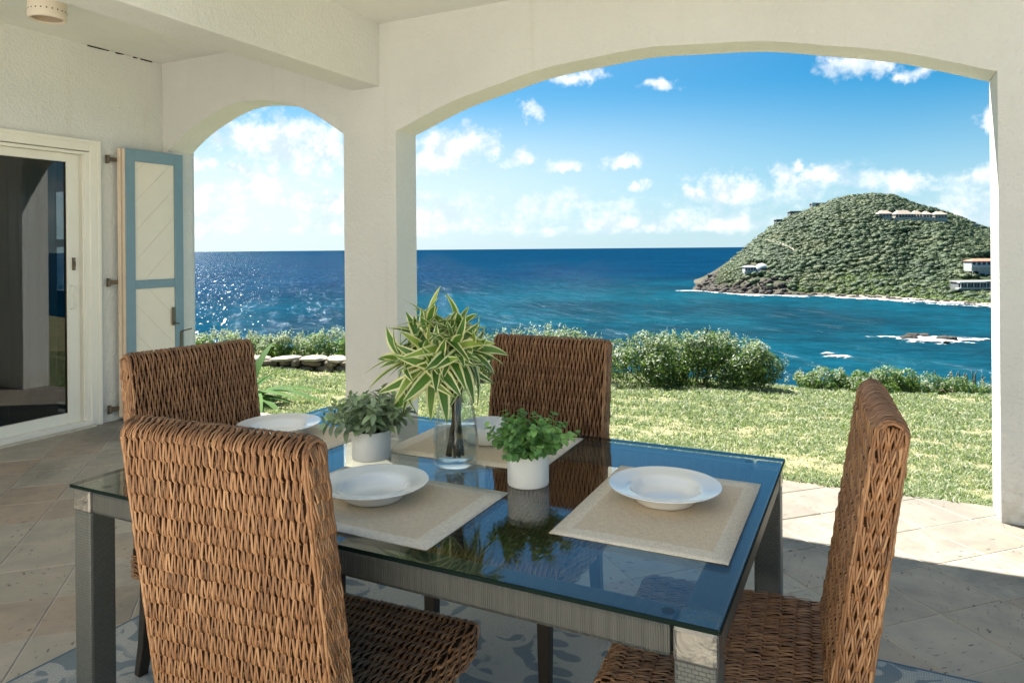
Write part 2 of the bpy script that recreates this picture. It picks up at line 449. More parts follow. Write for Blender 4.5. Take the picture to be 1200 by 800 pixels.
def f_lawn(t):
    p = pos(t)
    n = t.noise(p, 9, 5, 0.7)
    n2 = t.noise(p, 1.3, 4)
    col = t.ramp(n, [(0.3, (0.10, 0.105, 0.055)), (0.5, (0.20, 0.20, 0.105)), (0.7, (0.36, 0.32, 0.22))])
    col = t.mix(t.smooth(n2, 0.4, 0.65, 0, 0.5), col, (0.26, 0.23, 0.13))
    return bsdf(t, col, 0.95, 0.1, bump(t, n, 0.6, 0.03))
mat('lawn_soil', f_lawn)
def f_stone(t):
    p = pos(t)
    n = t.noise(p, 9, 6, 0.7)
    col = t.ramp(n, [(0.3, (0.07, 0.06, 0.045)), (0.5, (0.17, 0.15, 0.115)), (0.68, (0.33, 0.305, 0.25))])
    r = orand(t)
    col = t.mix(t.math('MULTIPLY', r, 0.4), col, (0.22, 0.175, 0.12))
    return bsdf(t, col, 0.95, 0.1, bump(t, n, 0.7, 0.03))
mat('field_stone', f_stone)
simple('coping_mortar', (0.40, 0.37, 0.31), 0.95, 0.1, 0.35, 4, 0.5, 30)
simple('wall_gap', (0.03, 0.026, 0.02), 0.95, 0.05)

def f_sea(t):
    p = pos(t)
    swell = t.noise(t.vmath('MULTIPLY', p, (0.045, 0.075, 0)), 1.0, 4, 0.6)
    chop = t.noise(t.vmath('MULTIPLY', p, (0.22, 0.34, 0)), 1.0, 5, 0.65)
    fine = t.noise(p, 1.3, 3, 0.6)
    h = t.math('ADD', t.math('MULTIPLY', swell, 2.6), t.math('ADD', t.math('MULTIPLY', chop, 1.0), t.math('MULTIPLY', fine, 0.22)))
    patch = t.noise(p, 0.009, 5, 0.6)
    r = t.n('ShaderNodeVectorMath', operation='LENGTH', ins={0: t.vmath('SUBTRACT', p, (40, 380, -28))}).outputs['Value']
    bay = t.smooth(r, 120, 520, 1, 0)
    deep = t.mix(t.smooth(patch, 0.35, 0.65), (0.0008, 0.0195, 0.050), (0.0010, 0.0270, 0.064))
    shallow = t.mix(t.smooth(patch, 0.38, 0.62), (0.0045, 0.030, 0.046), (0.004, 0.054, 0.080))
    col = t.mix(t.math('MULTIPLY', bay, 0.85), deep, shallow)
    cap = t.noise(t.vmath('MULTIPLY', p, (0.10, 0.20, 0)), 1.0, 6, 0.72)
    mott = t.noise(t.vmath('MULTIPLY', p, (0.10, 0.16, 0)), 1.0, 5, 0.7)
    mf = t.smooth(mott, 0.30, 0.72, 0.74, 1.28)  # mottled water colour imitates the light and dark of waves
    col = t.mix(1.0, col, t.n('ShaderNodeCombineXYZ', ins={0: mf, 1: mf, 2: mf}).outputs[0], 'MULTIPLY')
    cap_glint = t.smooth(cap, 0.76, 0.80)
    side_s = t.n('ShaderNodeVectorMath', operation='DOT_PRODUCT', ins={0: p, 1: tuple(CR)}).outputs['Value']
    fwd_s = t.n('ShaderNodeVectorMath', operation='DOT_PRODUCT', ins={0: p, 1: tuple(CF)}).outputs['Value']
    sun_side = t.smooth(t.math('DIVIDE', side_s, t.math('MAXIMUM', fwd_s, 1.0)), -0.50, -0.12, 1.0, 0.0)  # weights the painted sun glitter towards the sun's side
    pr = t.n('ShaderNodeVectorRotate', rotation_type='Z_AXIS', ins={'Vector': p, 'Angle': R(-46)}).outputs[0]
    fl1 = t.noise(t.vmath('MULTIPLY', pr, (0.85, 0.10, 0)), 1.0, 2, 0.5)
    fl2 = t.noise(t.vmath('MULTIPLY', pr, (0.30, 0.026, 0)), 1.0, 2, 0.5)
    thr = t.math('SUBTRACT', 0.80, t.math('MULTIPLY', sun_side, 0.165))
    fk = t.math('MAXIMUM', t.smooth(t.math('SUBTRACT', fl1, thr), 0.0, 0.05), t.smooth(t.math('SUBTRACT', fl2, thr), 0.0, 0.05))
    cap_glint = t.math('MAXIMUM', cap_glint, t.math('MULTIPLY', fk, 0.9))  # whitecaps plus sun glitter painted as pale flecks
    col = t.mix(cap_glint, col, (0.75, 0.80, 0.82))
    nrm = bump(t, h, 1.0, 1.0)
    # small wavelet facets, each tilted its own way: these catch the sun
    fac_c = t.n('ShaderNodeTexVoronoi', voronoi_dimensions='2D', feature='F1', ins={'Vector': t.vmath('MULTIPLY', t.n('ShaderNodeVectorRotate', rotation_type='Z_AXIS', ins={'Vector': p, 'Angle': R(-42)}).outputs[0], (0.42, 0.055, 0.0)), 'Scale': 1.0}).outputs['Color']
    tilt = t.vmath('MULTIPLY', t.vmath('SUBTRACT', fac_c, (0.5, 0.5, 0.5)), (0.85, 0.85, 0.0))
    fn = t.n('ShaderNodeVectorMath', operation='NORMALIZE', ins={0: t.vmath('ADD', nrm, tilt)}).outputs[0]
    dif = t.n('ShaderNodeBsdfDiffuse', ins={'Color': col, 'Normal': nrm})
    gl = t.n('ShaderNodeBsdfGlossy', ins={'Color': (0.75, 0.93, 1, 1), 'Roughness': 0.09, 'Normal': fn})
    return t.n('ShaderNodeMixShader', ins={0: 0.016, 1: dif.outputs[0], 2: gl.outputs[0]})
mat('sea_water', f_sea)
def f_foam(t):
    p = pos(t)
    n = t.noise(p, 0.30, 6, 0.75)
    tcu = t.n('ShaderNodeUVMap').outputs[0]
    e = t.n('ShaderNodeSeparateXYZ', ins={0: tcu}).outputs[1]
    a = t.smooth(t.math('ADD', t.math('MULTIPLY', t.math('SUBTRACT', n, 0.5), 2.6), t.math('SUBTRACT', e, 0.45)), -0.05, 0.45)
    w = bsdf(t, (0.86, 0.88, 0.88), 0.8, 0.2)
    tr = t.n('ShaderNodeBsdfTransparent')
    return t.n('ShaderNodeMixShader', ins={0: a, 1: tr.outputs[0], 2: w.outputs[0]})
mat('sea_foam', f_foam)
def f_rock(t):
    p = pos(t)
    n = t.noise(p, 0.5, 6, 0.7)
    col = t.ramp(n, [(0.3, (0.022, 0.02, 0.018)), (0.5, (0.065, 0.058, 0.05)), (0.7, (0.16, 0.145, 0.125))])
    return bsdf(t, col, 0.9, 0.2, bump(t, n, 0.8, 0.8))
mat('shore_rock', f_rock)
def f_hillsoil(t):
    p = pos(t)
    n = t.noise(p, 0.05, 5, 0.65)
    z = t.n('ShaderNodeSeparateXYZ', ins={0: p}).outputs[2]
    col = t.ramp(n, [(0.35, (0.028, 0.042, 0.022)), (0.6, (0.048, 0.066, 0.032))])
    low = t.math('ADD', z, t.math('MULTIPLY', t.noise(p, 0.06, 3), 5.0))
    side = t.n('ShaderNodeVectorMath', operation='DOT_PRODUCT', ins={0: p, 1: tuple(CR)}).outputs['Value']
    rk_ = t.math('MULTIPLY', t.smooth(side, 185, 150), t.smooth(t.noise(p, 0.12, 4), 0.35, 0.55))
    col = t.mix(rk_, col, (0.115, 0.10, 0.08))
    col = t.mix(t.smooth(low, -25.0, -23.0, 1, 0), col, t.mix(t.smooth(side, 165, 215), (0.10, 0.088, 0.072), (0.40, 0.37, 0.31)))
    return bsdf(t, col, 0.95, 0.1, bump(t, t.noise(p, 0.8, 4), 0.5, 0.5))
mat('hill_soil', f_hillsoil)
def g_wood(t, col):
    p = pos(t)
    n = t.noise(p, 0.035, 5, 0.65)
    c2 = t.mix(t.smooth(n, 0.48, 0.66, 0, 0.55), col, (0.125, 0.140, 0.062))
    return t.mix(t.smooth(n, 0.46, 0.32, 0, 0.5), c2, (0.034, 0.058, 0.036))
leafmat('forest_leaf', [(0, (0.042, 0.070, 0.036)), (0.5, (0.066, 0.102, 0.050)), (0.85, (0.092, 0.130, 0.060)), (1, (0.125, 0.150, 0.080))], 0.6, 0.25, 0.15, False, g_wood)
leafmat('shore_scrub_leaf', [(0, (0.065, 0.105, 0.028)), (0.6, (0.115, 0.175, 0.042)), (1, (0.17, 0.22, 0.075))], 0.6, 0.25, 0.2)
simple('bare_track', (0.34, 0.31, 0.26), 0.95, 0.05, 0.2, 0.2)
simple('villa_wall', (0.50, 0.46, 0.39), 0.85, 0.2, 0.08, 0.5)
simple('villa_roof', (0.48, 0.40, 0.33), 0.85, 0.2, 0.12, 1.5)
simple('house_white', (0.50, 0.51, 0.50), 0.8, 0.2, 0.08, 0.5)
simple('house_grey', (0.22, 0.225, 0.22), 0.85, 0.2, 0.15, 0.5)
simple('roof_red', (0.52, 0.20, 0.13), 0.85, 0.2, 0.2, 1.5)
simple('roof_grey', (0.42, 0.40, 0.38), 0.85, 0.2, 0.15, 1.5)
simple('far_window', (0.035, 0.05, 0.06), 0.15, 0.5)
simple('concrete', (0.45, 0.43, 0.39), 0.9, 0.1, 0.15, 0.5)
simple('bounce_stone', (0.68, 0.62, 0.52), 0.8, 0.2, 0.2, 1.5)

# ------------------------------------------------------------------ mesh helpers
class MB:
    def __init__(s):
        s.v, s.f, s.m = [], [], []
    def add(s, vs, fs, mi=0):
        b = len(s.v)
        s.v += [tuple(map(float, p)) for p in vs]
        s.f += [tuple(i + b for i in f) for f in fs]
        s.m += [mi] * len(fs)
        return s
    def box(s, x0, x1, y0, y1, z0, z1, mi=0):
        vs = [(x, y, z) for z in (z0, z1) for (x, y) in ((x0, y0), (x1, y0), (x1, y1), (x0, y1))]
        return s.add(vs, [(3, 2, 1, 0), (4, 5, 6, 7), (0, 1, 5, 4), (1, 2, 6, 5), (2, 3, 7, 6), (3, 0, 4, 7)], mi)
    def obox(s, c, ax, ay, az, mi=0):
        c, ax, ay, az = map(np.array, (c, ax, ay, az))
        vs = [c + i * ax + j * ay + k * az for k in (-1, 1) for (i, j) in ((-1, -1), (1, -1), (1, 1), (-1, 1))]
        return s.add(vs, [(3, 2, 1, 0), (4, 5, 6, 7), (0, 1, 5, 4), (1, 2, 6, 5), (2, 3, 7, 6), (3, 0, 4, 7)], mi)
    def tube(s, pts, rad, n=8, mi=0, cap=True):
        pts = [np.array(p, float) for p in pts]
        rads = rad if hasattr(rad, '__len__') else [rad] * len(pts)
        rings = []
        up = np.array([0, 0, 1.0])
        for i, p in enumerate(pts):
            d = pts[min(i + 1, len(pts) - 1)] - pts[max(i - 1, 0)]
            d = d / (np.linalg.norm(d) + 1e-12)
            a = np.cross(d, up)
            if np.linalg.norm(a) < 1e-3:
                a = np.cross(d, [1, 0, 0])
            a /= np.linalg.norm(a)
            b = np.cross(d, a)
            rings.append([p + rads[i] * (math.cos(t) * a + math.sin(t) * b) for t in np.linspace(0, 2 * math.pi, n, endpoint=False)])
        vs = [q for r_ in rings for q in r_]
        fs = []
        for i in range(len(pts) - 1):
            for j in range(n):
                fs.append((i * n + j, i * n + (j + 1) % n, (i + 1) * n + (j + 1) % n, (i + 1) * n + j))
        if cap:
            fs.append(tuple(range(n))[::-1])
            fs.append(tuple((len(pts) - 1) * n + j for j in range(n)))
        return s.add(vs, fs, mi)
    def lathe(s, prof, n=48, mi=0, c=(0, 0, 0), close=False):
        vs = [(c[0] + r * math.cos(a), c[1] + r * math.sin(a), c[2] + z) for (r, z) in prof for a in np.linspace(0, 2 * math.pi, n, endpoint=False)]
        k = len(prof)
        fs = []
        for i in range(k - 1):
            for j in range(n):
                fs.append((i * n + j, i * n + (j + 1) % n, (i + 1) * n + (j + 1) % n, (i + 1) * n + j))
        if close:
            fs.append(tuple((k - 1) * n + j for j in range(n)))
            fs.append(tuple(range(n))[::-1])
        return s.add(vs, fs, mi)
    def mesh(s, name, mats, smooth=False):
        me = bpy.data.meshes.new(name)
        me.from_pydata(s.v, [], s.f)
        for m in (mats if isinstance(mats, (list, tuple)) else [mats]):
            me.materials.append(MATS[m])
        if any(s.m):
            me.polygons.foreach_set('material_index', s.m)
        if smooth:
            me.polygons.foreach_set('use_smooth', [True] * len(s.f))
        me.update()
        return me
    def build(s, name, mats, parent=None, smooth=False, bevel=0.0, auto=None, loc=None):
        me = s.mesh(name, mats, smooth)
        o = bpy.data.objects.new(name, me)
        COL.objects.link(o)
        if parent:
            o.parent = parent
        if loc is not None:
            o.location = loc
        if bevel:
            b = o.modifiers.new('bevel', 'BEVEL')
            b.width = bevel
            b.segments = 2
            b.limit_method = 'ANGLE'
            b.angle_limit = R(40)
        return o

def np_mesh(name, verts, faces, mats, smooth=False, mi=None):
    """fast mesh from arrays; faces is (n,k)"""
    verts = np.asarray(verts, np.float32)
    faces = np.asarray(faces, np.int32)
    me = bpy.data.meshes.new(name)
    n, k = faces.shape
    me.vertices.add(len(verts))
    me.vertices.foreach_set('co', verts.ravel())
    me.loops.add(n * k)
    me.loops.foreach_set('vertex_index', faces.ravel())
    me.polygons.add(n)
    me.polygons.foreach_set('loop_start', np.arange(0, n * k, k, dtype=np.int32))
    me.polygons.foreach_set('loop_total', np.full(n, k, np.int32))
    if smooth:
        me.polygons.foreach_set('use_smooth', np.ones(n, bool))
    for m in (mats if isinstance(mats, (list, tuple)) else [mats]):
        me.materials.append(MATS[m])
    if mi is not None:
        me.polygons.foreach_set('material_index', np.asarray(mi, np.int32))
    me.update(calc_edges=True)
    me.validate()
    return me

def link(name, me, parent=None, loc=None):
    o = bpy.data.objects.new(name, me)
    COL.objects.link(o)
    if parent:
        o.parent = parent
    if loc is not None:
        o.location = loc
    return o

def empty(name, loc=(0, 0, 0), rz=0.0):
    o = bpy.data.objects.new(name, None)
    COL.objects.link(o)
    o.location = loc
    o.rotation_euler = (0, 0, rz)
    o.empty_display_size = 0.1
    return o

def tag(o, label=None, cat=None, group=None, kind=None):
    if label: o['label'] = label
    if cat: o['category'] = cat
    if group: o['group'] = group
    if kind: o['kind'] = kind
    return o

def copy_tree(o, parent=None):
    c = o.copy()
    COL.objects.link(c)
    c.parent = parent
    for ch in list(o.children):
        copy_tree(ch, c)
    return c

# ================================================================== THE SETTING
SEA_Z = -28.0
WX = -5.62                     # house wall plane
AY0, AY1 = 4.30, 4.56          # arcade wall
CEIL = 3.08
ROOF_Y = 1.58                  # veranda roof cut back to here, out of view, to let light in

# ---- sea
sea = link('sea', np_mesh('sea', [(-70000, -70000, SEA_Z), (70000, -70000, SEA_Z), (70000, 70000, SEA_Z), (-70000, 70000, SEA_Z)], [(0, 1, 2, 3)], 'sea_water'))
tag(sea, kind='structure')

# ---- lawn / garden ground, falling to the shore
LAWN_S = 0.11
def lawn_z(x, y):
    x = np.asarray(x, float); y = np.asarray(y, float)
    z = -0.035 - LAWN_S * np.maximum(y - 4.55, 0)
    # right-hand side rises a little
    z = z + 0.05 * np.maximum(x - 0.2, 0) * np.clip((y - 6) / 4, 0, 1)
    edge = 12.6 - 0.0 * x
    z = z - 1.05 * np.maximum(y - edge, 0) ** 1.05
    z = z - 0.9 * np.maximum(np.abs(x + 2) - 24, 0)
    z = z + 0.025 * np.sin(x * 1.3 + 0.7) * np.cos(y * 0.9) * np.clip((y - 4.7) / 1.0, 0, 1)
    return np.maximum(z, SEA_Z - 1.5)
gx = np.concatenate([np.linspace(-48, -14, 14), np.linspace(-13, 7, 81), np.linspace(8, 44, 14)])
gy = np.concatenate([np.linspace(-40, -1, 12), np.linspace(0, 4.3, 4), np.linspace(4.5, 13.5, 46), np.linspace(14, 42, 20)])
GX, GY = np.meshgrid(gx, gy)
GZ = lawn_z(GX, GY)
GZ = np.where(GY < 4.4, np.minimum(GZ, -0.10), GZ)
nx, ny = len(gx), len(gy)
idx = np.arange(nx * ny).reshape(ny, nx)
fc = np.stack([idx[:-1, :-1], idx[:-1, 1:], idx[1:, 1:], idx[1:, :-1]], -1).reshape(-1, 4)
lawn = link('lawn', np_mesh('lawn', np.stack([GX, GY, GZ], -1).reshape(-1, 3), fc, 'lawn_soil', True))
tag(lawn, kind='structure')

# ---- grass (uncountable): blades scattered where the camera sees the lawn
def vnoise(x, y, s, seed=0):
    r_ = np.random.default_rng(seed)
    tab = r_.random((64, 64))
    x = x * s; y = y * s
    xi = np.floor(x).astype(int); yi = np.floor(y).astype(int)
    fx = x - xi; fy = y - yi
    fx = fx * fx * (3 - 2 * fx); fy = fy * fy * (3 - 2 * fy)
    g = lambda a, b: tab[a % 64, b % 64]
    return (g(xi, yi) * (1 - fx) + g(xi + 1, yi) * fx) * (1 - fy) + (g(xi, yi + 1) * (1 - fx) + g(xi + 1, yi + 1) * fx) * fy
def make_grass():
    N = 520000
    # sample depth with more density near
    d = 3.75 + 9.2 * rng.random(N) ** 1.3
    px = rng.uniform(190, 1215, N)
    lat = (px - 600) / FPX
    X = d * (CF[0] + CR[0] * lat)
    Y = d * (CF[1] + CR[1] * lat)
    edge = 4.55 + 0.07 * (vnoise(X, Y * 0 + 3, 2.5, 5) - 0.5) + 0.05 * (vnoise(X, Y * 0, 14, 6) - 0.5)
    cl = vnoise(X, Y, 3.0, 1) * 0.55 + vnoise(X, Y, 11.0, 2) * 0.45
    keep = (Y > edge) & (Y < 12.7) & (rng.random(N) < np.clip((cl - 0.24) * 2.6, 0.06, 1))
    X, Y, d, cl = X[keep], Y[keep], d[keep], cl[keep]
    n = len(X)
    Z = np.where(Y < 4.55, 0.0, lawn_z(X, Y)) - 0.004
    h = (0.012 + 0.03 * rng.random(n) ** 1.5) * (0.55 + 0.9 * cl) * np.clip(d / 7, 0.85, 1.3)
    w = (0.0022 + 0.003 * rng.random(n)) * np.clip(d / 5, 0.9, 2.2)
    a = rng.uniform(0, 2 * np.pi, n)
    b = rng.uniform(0, 2 * np.pi, n)
    lean = h * rng.uniform(0.3, 1.6, n)
    base = np.stack([X, Y, Z], 1)
    sd = np.stack([np.cos(a) * w, np.sin(a) * w, 0 * w], 1)
    ld = np.stack([np.cos(b) * lean, np.sin(b) * lean, h], 1)
    md = np.stack([np.cos(b) * lean * 0.35, np.sin(b) * lean * 0.35, h * 0.7], 1)
    V = np.stack([base - sd, base + sd, base + md + sd * 0.8, base + ld, base + md - sd * 0.8], 1).reshape(-1, 3)
    i0 = np.arange(n)[:, None] * 5
    F = np.concatenate([i0 + np.array([[0, 1, 2]]), i0 + np.array([[0, 2, 4]]), i0 + np.array([[4, 2, 3]])], 0)
    me = np_mesh('grass', V, F, 'grass_blade')
    return me
grass = link('grass', make_grass())
tag(grass, 'short coarse sunlit grass covering the lawn', 'grass', kind='stuff')

# ---- fallen leaves and pale stones on the lawn are part of the soil colour; patio floor slab
slab = MB().box(-5.55, 6.0, -9.0, 4.545, -0.30, -0.0035)
patio = slab.build('patio_floor', 'grout')
tag(patio, kind='structure')

# ---- diagonal stone tiles
TS = 0.459          # step of x+y and y-x between joints
def clip_poly(poly, axis, lim, sign):
    out_ = []
    for i in range(len(poly)):
        a, b = poly[i], poly[(i + 1) % len(poly)]
        ia, ib = sign * (lim - a[axis]) >= 0, sign * (lim - b[axis]) >= 0
        if ia:
            out_.append(a)
        if ia != ib:
            t = (lim - a[axis]) / (b[axis] - a[axis])
            out_.append(tuple(a[k] + t * (b[k] - a[k]) for k in range(2)))
    return out_
def tile_mb(poly, mb=None, c=(0, 0)):
    mb = mb or MB()
    n = len(poly)
    ctr = np.mean(poly, 0)
    ins_ = []
    for p in poly:
        d = np.array(p) - ctr
        ins_.append(ctr + d * (1 - 0.0045 / max(np.linalg.norm(d), 0.01)))
    vs = [(p[0] - c[0], p[1] - c[1], -0.02) for p in poly] + [(p[0] - c[0], p[1] - c[1], -0.0025) for p in poly] + [(p[0] - c[0], p[1] - c[1], 0.0) for p in ins_]
    fs = [(i, (i + 1) % n, n + (i + 1) % n, n + i) for i in range(n)] + [(n + i, n + (i + 1) % n, 2 * n + (i + 1) % n, 2 * n + i) for i in range(n)] + [tuple(range(2 * n, 3 * n))]
    return mb.add(vs, fs)
hw = TS / 2 - 0.0032
diamond = [(0, -hw), (hw, 0), (0, hw), (-hw, 0)]
tile_me = tile_mb(diamond).mesh('tile', 'stone_tile')
rest, rest_in = MB(), MB()
n_tiles = 0
for i in range(-40, 30):
    for j in range(-40, 40):
        s_ = 2.926 + TS * (i + 0.5)      # x + y at centre
        q_ = 2.89 + TS * (j + 0.5)       # y - x at centre
        cx, cy = (s_ - q_) / 2, (s_ + q_) / 2
        if not (-5.75 < cx < 5.8 and -8.8 < cy < 4.75):
            continue
        poly = [(cx + p[0], cy + p[1]) for p in diamond]
        poly = clip_poly(poly, 1, 4.545, 1)
        if len(poly) < 3:
            continue
        if -2.2 < cx < 0.25 and 0.5 < cy < 2.4:
            continue                      # wholly under the rug
        v = np.array([cx, cy, 0.0])
        dd, ll = v @ CF, v @ CR
        vis = dd > 0.9 and abs(ll / dd) < 0.80 and (1.4 / dd * FPX + HY) < 880
        if vis and n_tiles < 300:
            n_tiles += 1
            whole = cy + hw < 4.545
            if whole:
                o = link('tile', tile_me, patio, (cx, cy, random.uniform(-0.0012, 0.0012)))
                o.rotation_euler = (random.gauss(0, .0012), random.gauss(0, .0012), 0)
            else:
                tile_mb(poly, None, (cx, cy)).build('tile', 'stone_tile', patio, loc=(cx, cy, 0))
        else:
            tile_mb(poly, rest if cy < 0.15 else rest_in)
tag(rest.build('tile', 'bounce_stone', patio), kind='stuff')  # unseen pale terrace, added to bounce sun into the veranda
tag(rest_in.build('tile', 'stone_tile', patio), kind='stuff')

# ---- arcade wall with its two arches
def wall_arcade():
    mb = MB()
    ops = [(-5.56, -3.57, 2.29, 0.355), (-3.085, 0.605, 2.275, 0.355)]
    x0, x1 = WX - 0.02, 1.05
    zb = -0.08
    def q(a, b, c, d): mb.add([a, b, c, d], [(0, 1, 2, 3)])
    xs_solid = [(x0, ops[0][0]), (ops[0][1], ops[1][0]), (ops[1][1], x1)]
    for a, b in xs_solid:
        q((a, AY0, zb), (b, AY0, zb), (b, AY0, CEIL + .1), (a, AY0, CEIL + .1))
        q((b, AY1, zb), (a, AY1, zb), (a, AY1, CEIL + .1), (b, AY1, CEIL + .1))
    for a, b, zs, rise in ops:
        n = 56
        u = np.linspace(-1, 1, n + 1)
        xs = (a + b) / 2 + u * (b - a) / 2
        zz = zs + rise * (1 - np.abs(u) ** 2.0) + 0.004 * np.sin(xs * 9)
        for i in range(n):
            p, r_ = (xs[i], zz[i]), (xs[i + 1], zz[i + 1])
            q((p[0], AY0, p[1]), (r_[0], AY0, r_[1]), (r_[0], AY0, CEIL + .1), (p[0], AY0, CEIL + .1))
            q((r_[0], AY1, r_[1]), (p[0], AY1, p[1]), (p[0], AY1, CEIL + .1), (r_[0], AY1, CEIL + .1))
            q((p[0], AY0, p[1]), (p[0], AY1, p[1]), (r_[0], AY1, r_[1]), (r_[0], AY0, r_[1]))
        q((a, AY0, zb), (a, AY0, zz[0]), (a, AY1, zz[0]), (a, AY1, zb))
        q((b, AY0, zb), (b, AY1, zb), (b, AY1, zz[-1]), (b, AY0, zz[-1]))
    q((x0, AY0, zb), (x0, AY0, CEIL + .1), (x0, AY1, CEIL + .1), (x0, AY1, zb))
    q((x1, AY0, zb), (x1, AY1, zb), (x1, AY1, CEIL + .1), (x1, AY0, CEIL + .1))
    return mb
aw = wall_arcade().build('arcade_wall', 'stucco')
md = aw.modifiers.new('weld', 'WELD'); md.merge_threshold = 0.0005
bv = aw.modifiers.new('bevel', 'BEVEL'); bv.width = 0.006; bv.segments = 2; bv.limit_method = 'ANGLE'; bv.angle_limit = R(50)
tag(aw, 'cream stucco wall with two wide arches opening to the sea', 'wall')

# ---- ceiling and roof slab
ceil = MB().box(-9.6, 1.05, ROOF_Y, 4.62, CEIL, CEIL + 0.28).build('patio_ceiling', 'ceiling_paint')  # stops short behind and to the right to let light in
tag(ceil, kind='structure')
beam = MB().box(-3.49, -3.225, ROOF_Y + .05, AY0 + 0.02, 2.615, CEIL + 0.02).build('ceiling_beam', 'stucco', bevel=0.008)
tag(beam, 'square cream stucco beam running across the ceiling to the middle pillar', 'beam')
# hairline cracks where wall and ceiling meet
ck = MB()
for (ya, yb) in ((3.62, 3.80), (3.86, 3.93), (4.02, 4.06), (4.09, 4.20)):
    for k in range(3):
        a = ya + (yb - ya) * k / 3; b = ya + (yb - ya) * (k + 1) / 3
        ck.box(WX, WX + 0.006, a, b, CEIL - 0.009 - 0.004 * random.random(), CEIL - 0.004 + 0.002 * random.random())

# ---- house wall with the sliding door opening
DY0, DY1, DZ1 = 1.72, 3.64, 2.24
T = 0.20
hw_mb = MB()
hw_mb.box(WX - T, WX, -3.19, DY0, -0.08, CEIL + .05)
hw_mb.box(WX - T, WX, DY1, 4.63, -0.08, CEIL + .05)
hw_mb.box(WX - T + .001, WX - .001, DY0 - .002, DY1 + .002, DZ1, CEIL + .04)
hwo = hw_mb.build('house_wall', 'stucco_house')
tag(hwo, 'weathered cream stucco house wall beside the sliding glass door', 'wall')
c_ = ck.build('crack', 'dark_hole', hwo)

# unseen wall added behind the viewer to bounce warm sunlight into the veranda
fac = MB()
fac.box(WX - T, 2.6, -3.4, -3.2, -0.08, 6.3).build('bounce_wall', 'white_paint')
tag(bpy.data.objects['bounce_wall'], 'unseen cream wall added behind the terrace to bounce light', 'wall')

# the room behind the glass
room = MB()
room.box(-9.6, -9.5, -1.0, 4.62, -0.05, CEIL)          # far wall
room.box(-9.5, WX - T, -1.1, -1.0, -0.05, CEIL)        # back
RW0, RW1 = -8.6, -6.45                                  # sea-side window
room.box(-9.5, RW0, 4.52, 4.62, -0.05, CEIL)
room.box(RW1, WX - T, 4.52, 4.62, -0.05, CEIL)
room.box(RW0, RW1, 4.52, 4.62, -0.05, 0.95)
room.box(RW0, RW1, 4.52, 4.62, 2.10, CEIL)
room.box(-9.6, WX - T, -1.1, ROOF_Y, CEIL, CEIL + .2)
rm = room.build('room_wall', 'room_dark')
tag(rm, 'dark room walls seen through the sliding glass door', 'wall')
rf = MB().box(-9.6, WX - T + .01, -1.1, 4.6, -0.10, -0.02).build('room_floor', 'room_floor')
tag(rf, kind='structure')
win = empty('casement_window', (0, 0, 0))
tag(win, 'dark framed window inside the house seen through the door', 'window')
fr = MB()
for x in (RW0, RW0 + .72, RW0 + 1.43, RW1):
    fr.box(x - .05, x + .05, 4.50, 4.60, 0.95, 2.10)
for z in (0.97, 1.50, 2.08):
    fr.box(RW0, RW1, 4.51, 4.59, z - .04, z + .04)
fr.build('frame', 'dark_wood_frame', win)
for k, (a, b) in enumerate(((RW0 + .05, RW0 + .67), (RW0 + .77, RW0 + 1.38), (RW0 + 1.48, RW1 - .05))):
    for (z0, z1) in ((1.01, 1.46), (1.54, 2.04)):
        MB().box(a, b, 4.548, 4.552, z0, z1).build('pane', 'window_glass', win)
# curtain
cu = MB()
n = 60
ys = np.linspace(2.98, 3.60, n)
xo = WX - 0.42 + 0.035 * np.sin(np.arange(n) * 0.9) + 0.01 * np.sin(np.arange(n) * 2.3)
vs = [(xo[i], ys[i], z) for z in (0.05, 1.1, 2.25) for i in range(n)]
fs = [(r_ * n + i, r_ * n + i + 1, (r_ + 1) * n + i + 1, (r_ + 1) * n + i) for r_ in range(2) for i in range(n - 1)]
cur = cu.add(vs, fs).build('curtain', 'sheer_curtain', smooth=True)
sol = cur.modifiers.new('t', 'SOLIDIFY'); sol.thickness = 0.002
tag(cur, 'pale sheer curtain hanging behind the sliding door glass', 'curtain')

# ---- sliding door
door = empty('sliding_door', (WX, DY1, 0))
tag(door, 'white framed sliding glass door in the house wall', 'door')
def D(name, boxes, m, bev=0.004, parent=door):
    mb = MB()
    for (x0, x1, y0, y1, z0, z1) in boxes:
        mb.box(x0, x1, y0 - DY1, y1 - DY1, z0, z1)
    return mb.build(name, m, parent, bevel=bev)
# casing trim around (proud of the wall), stepped track frame, sash
D('casing', [(0.0, .022, DY1 - .02, 3.705, 0.0, 2.305), (0.0, .0221, DY0 - .06, DY1 - .0205, 2.215, 2.3051)], 'white_vinyl')
D('casing_bead', [(0.022, .034, 3.678, 3.7055, 0.0, 2.3055), (0.022, .0341, DY0 - .06, 3.6775, 2.278, 2.306)], 'white_vinyl', .003)
D('door_frame', [(-.13, .012, 3.585, 3.6395, 0.03, 2.2095), (-.13, .0121, DY0, 3.5845, 2.185, 2.2096)], 'white_vinyl')
D('track', [(-.13, -.030, 3.562, 3.5845, 0.052, 2.1845), (-.008, .004, 3.570, 3.5846, 0.052, 2.184)], 'white_vinyl', .002)
D('sill', [(-.13, .045, DY0, 3.62, 0.018, 0.05)], 'white_vinyl')
D('threshold', [(-.10, .06, DY0, 3.635, -0.01, 0.0178)], 'grout')
sash = D('sash', [(-.075, -.028, 3.462, 3.561, 0.0505, 2.1835), (-.0749, -.0281, 2.70, 3.4619, 0.0505, 0.135), (-.0749, -.0281, 2.70, 3.4619, 2.118, 2.1835), (-.075, -.028, 2.60, 2.6995, 0.0505, 2.1835)], 'white_vinyl')
D('gasket', [(-.060, -.040, 3.455, 3.4618, 0.1355, 2.1175)], 'dark_hole', 0)
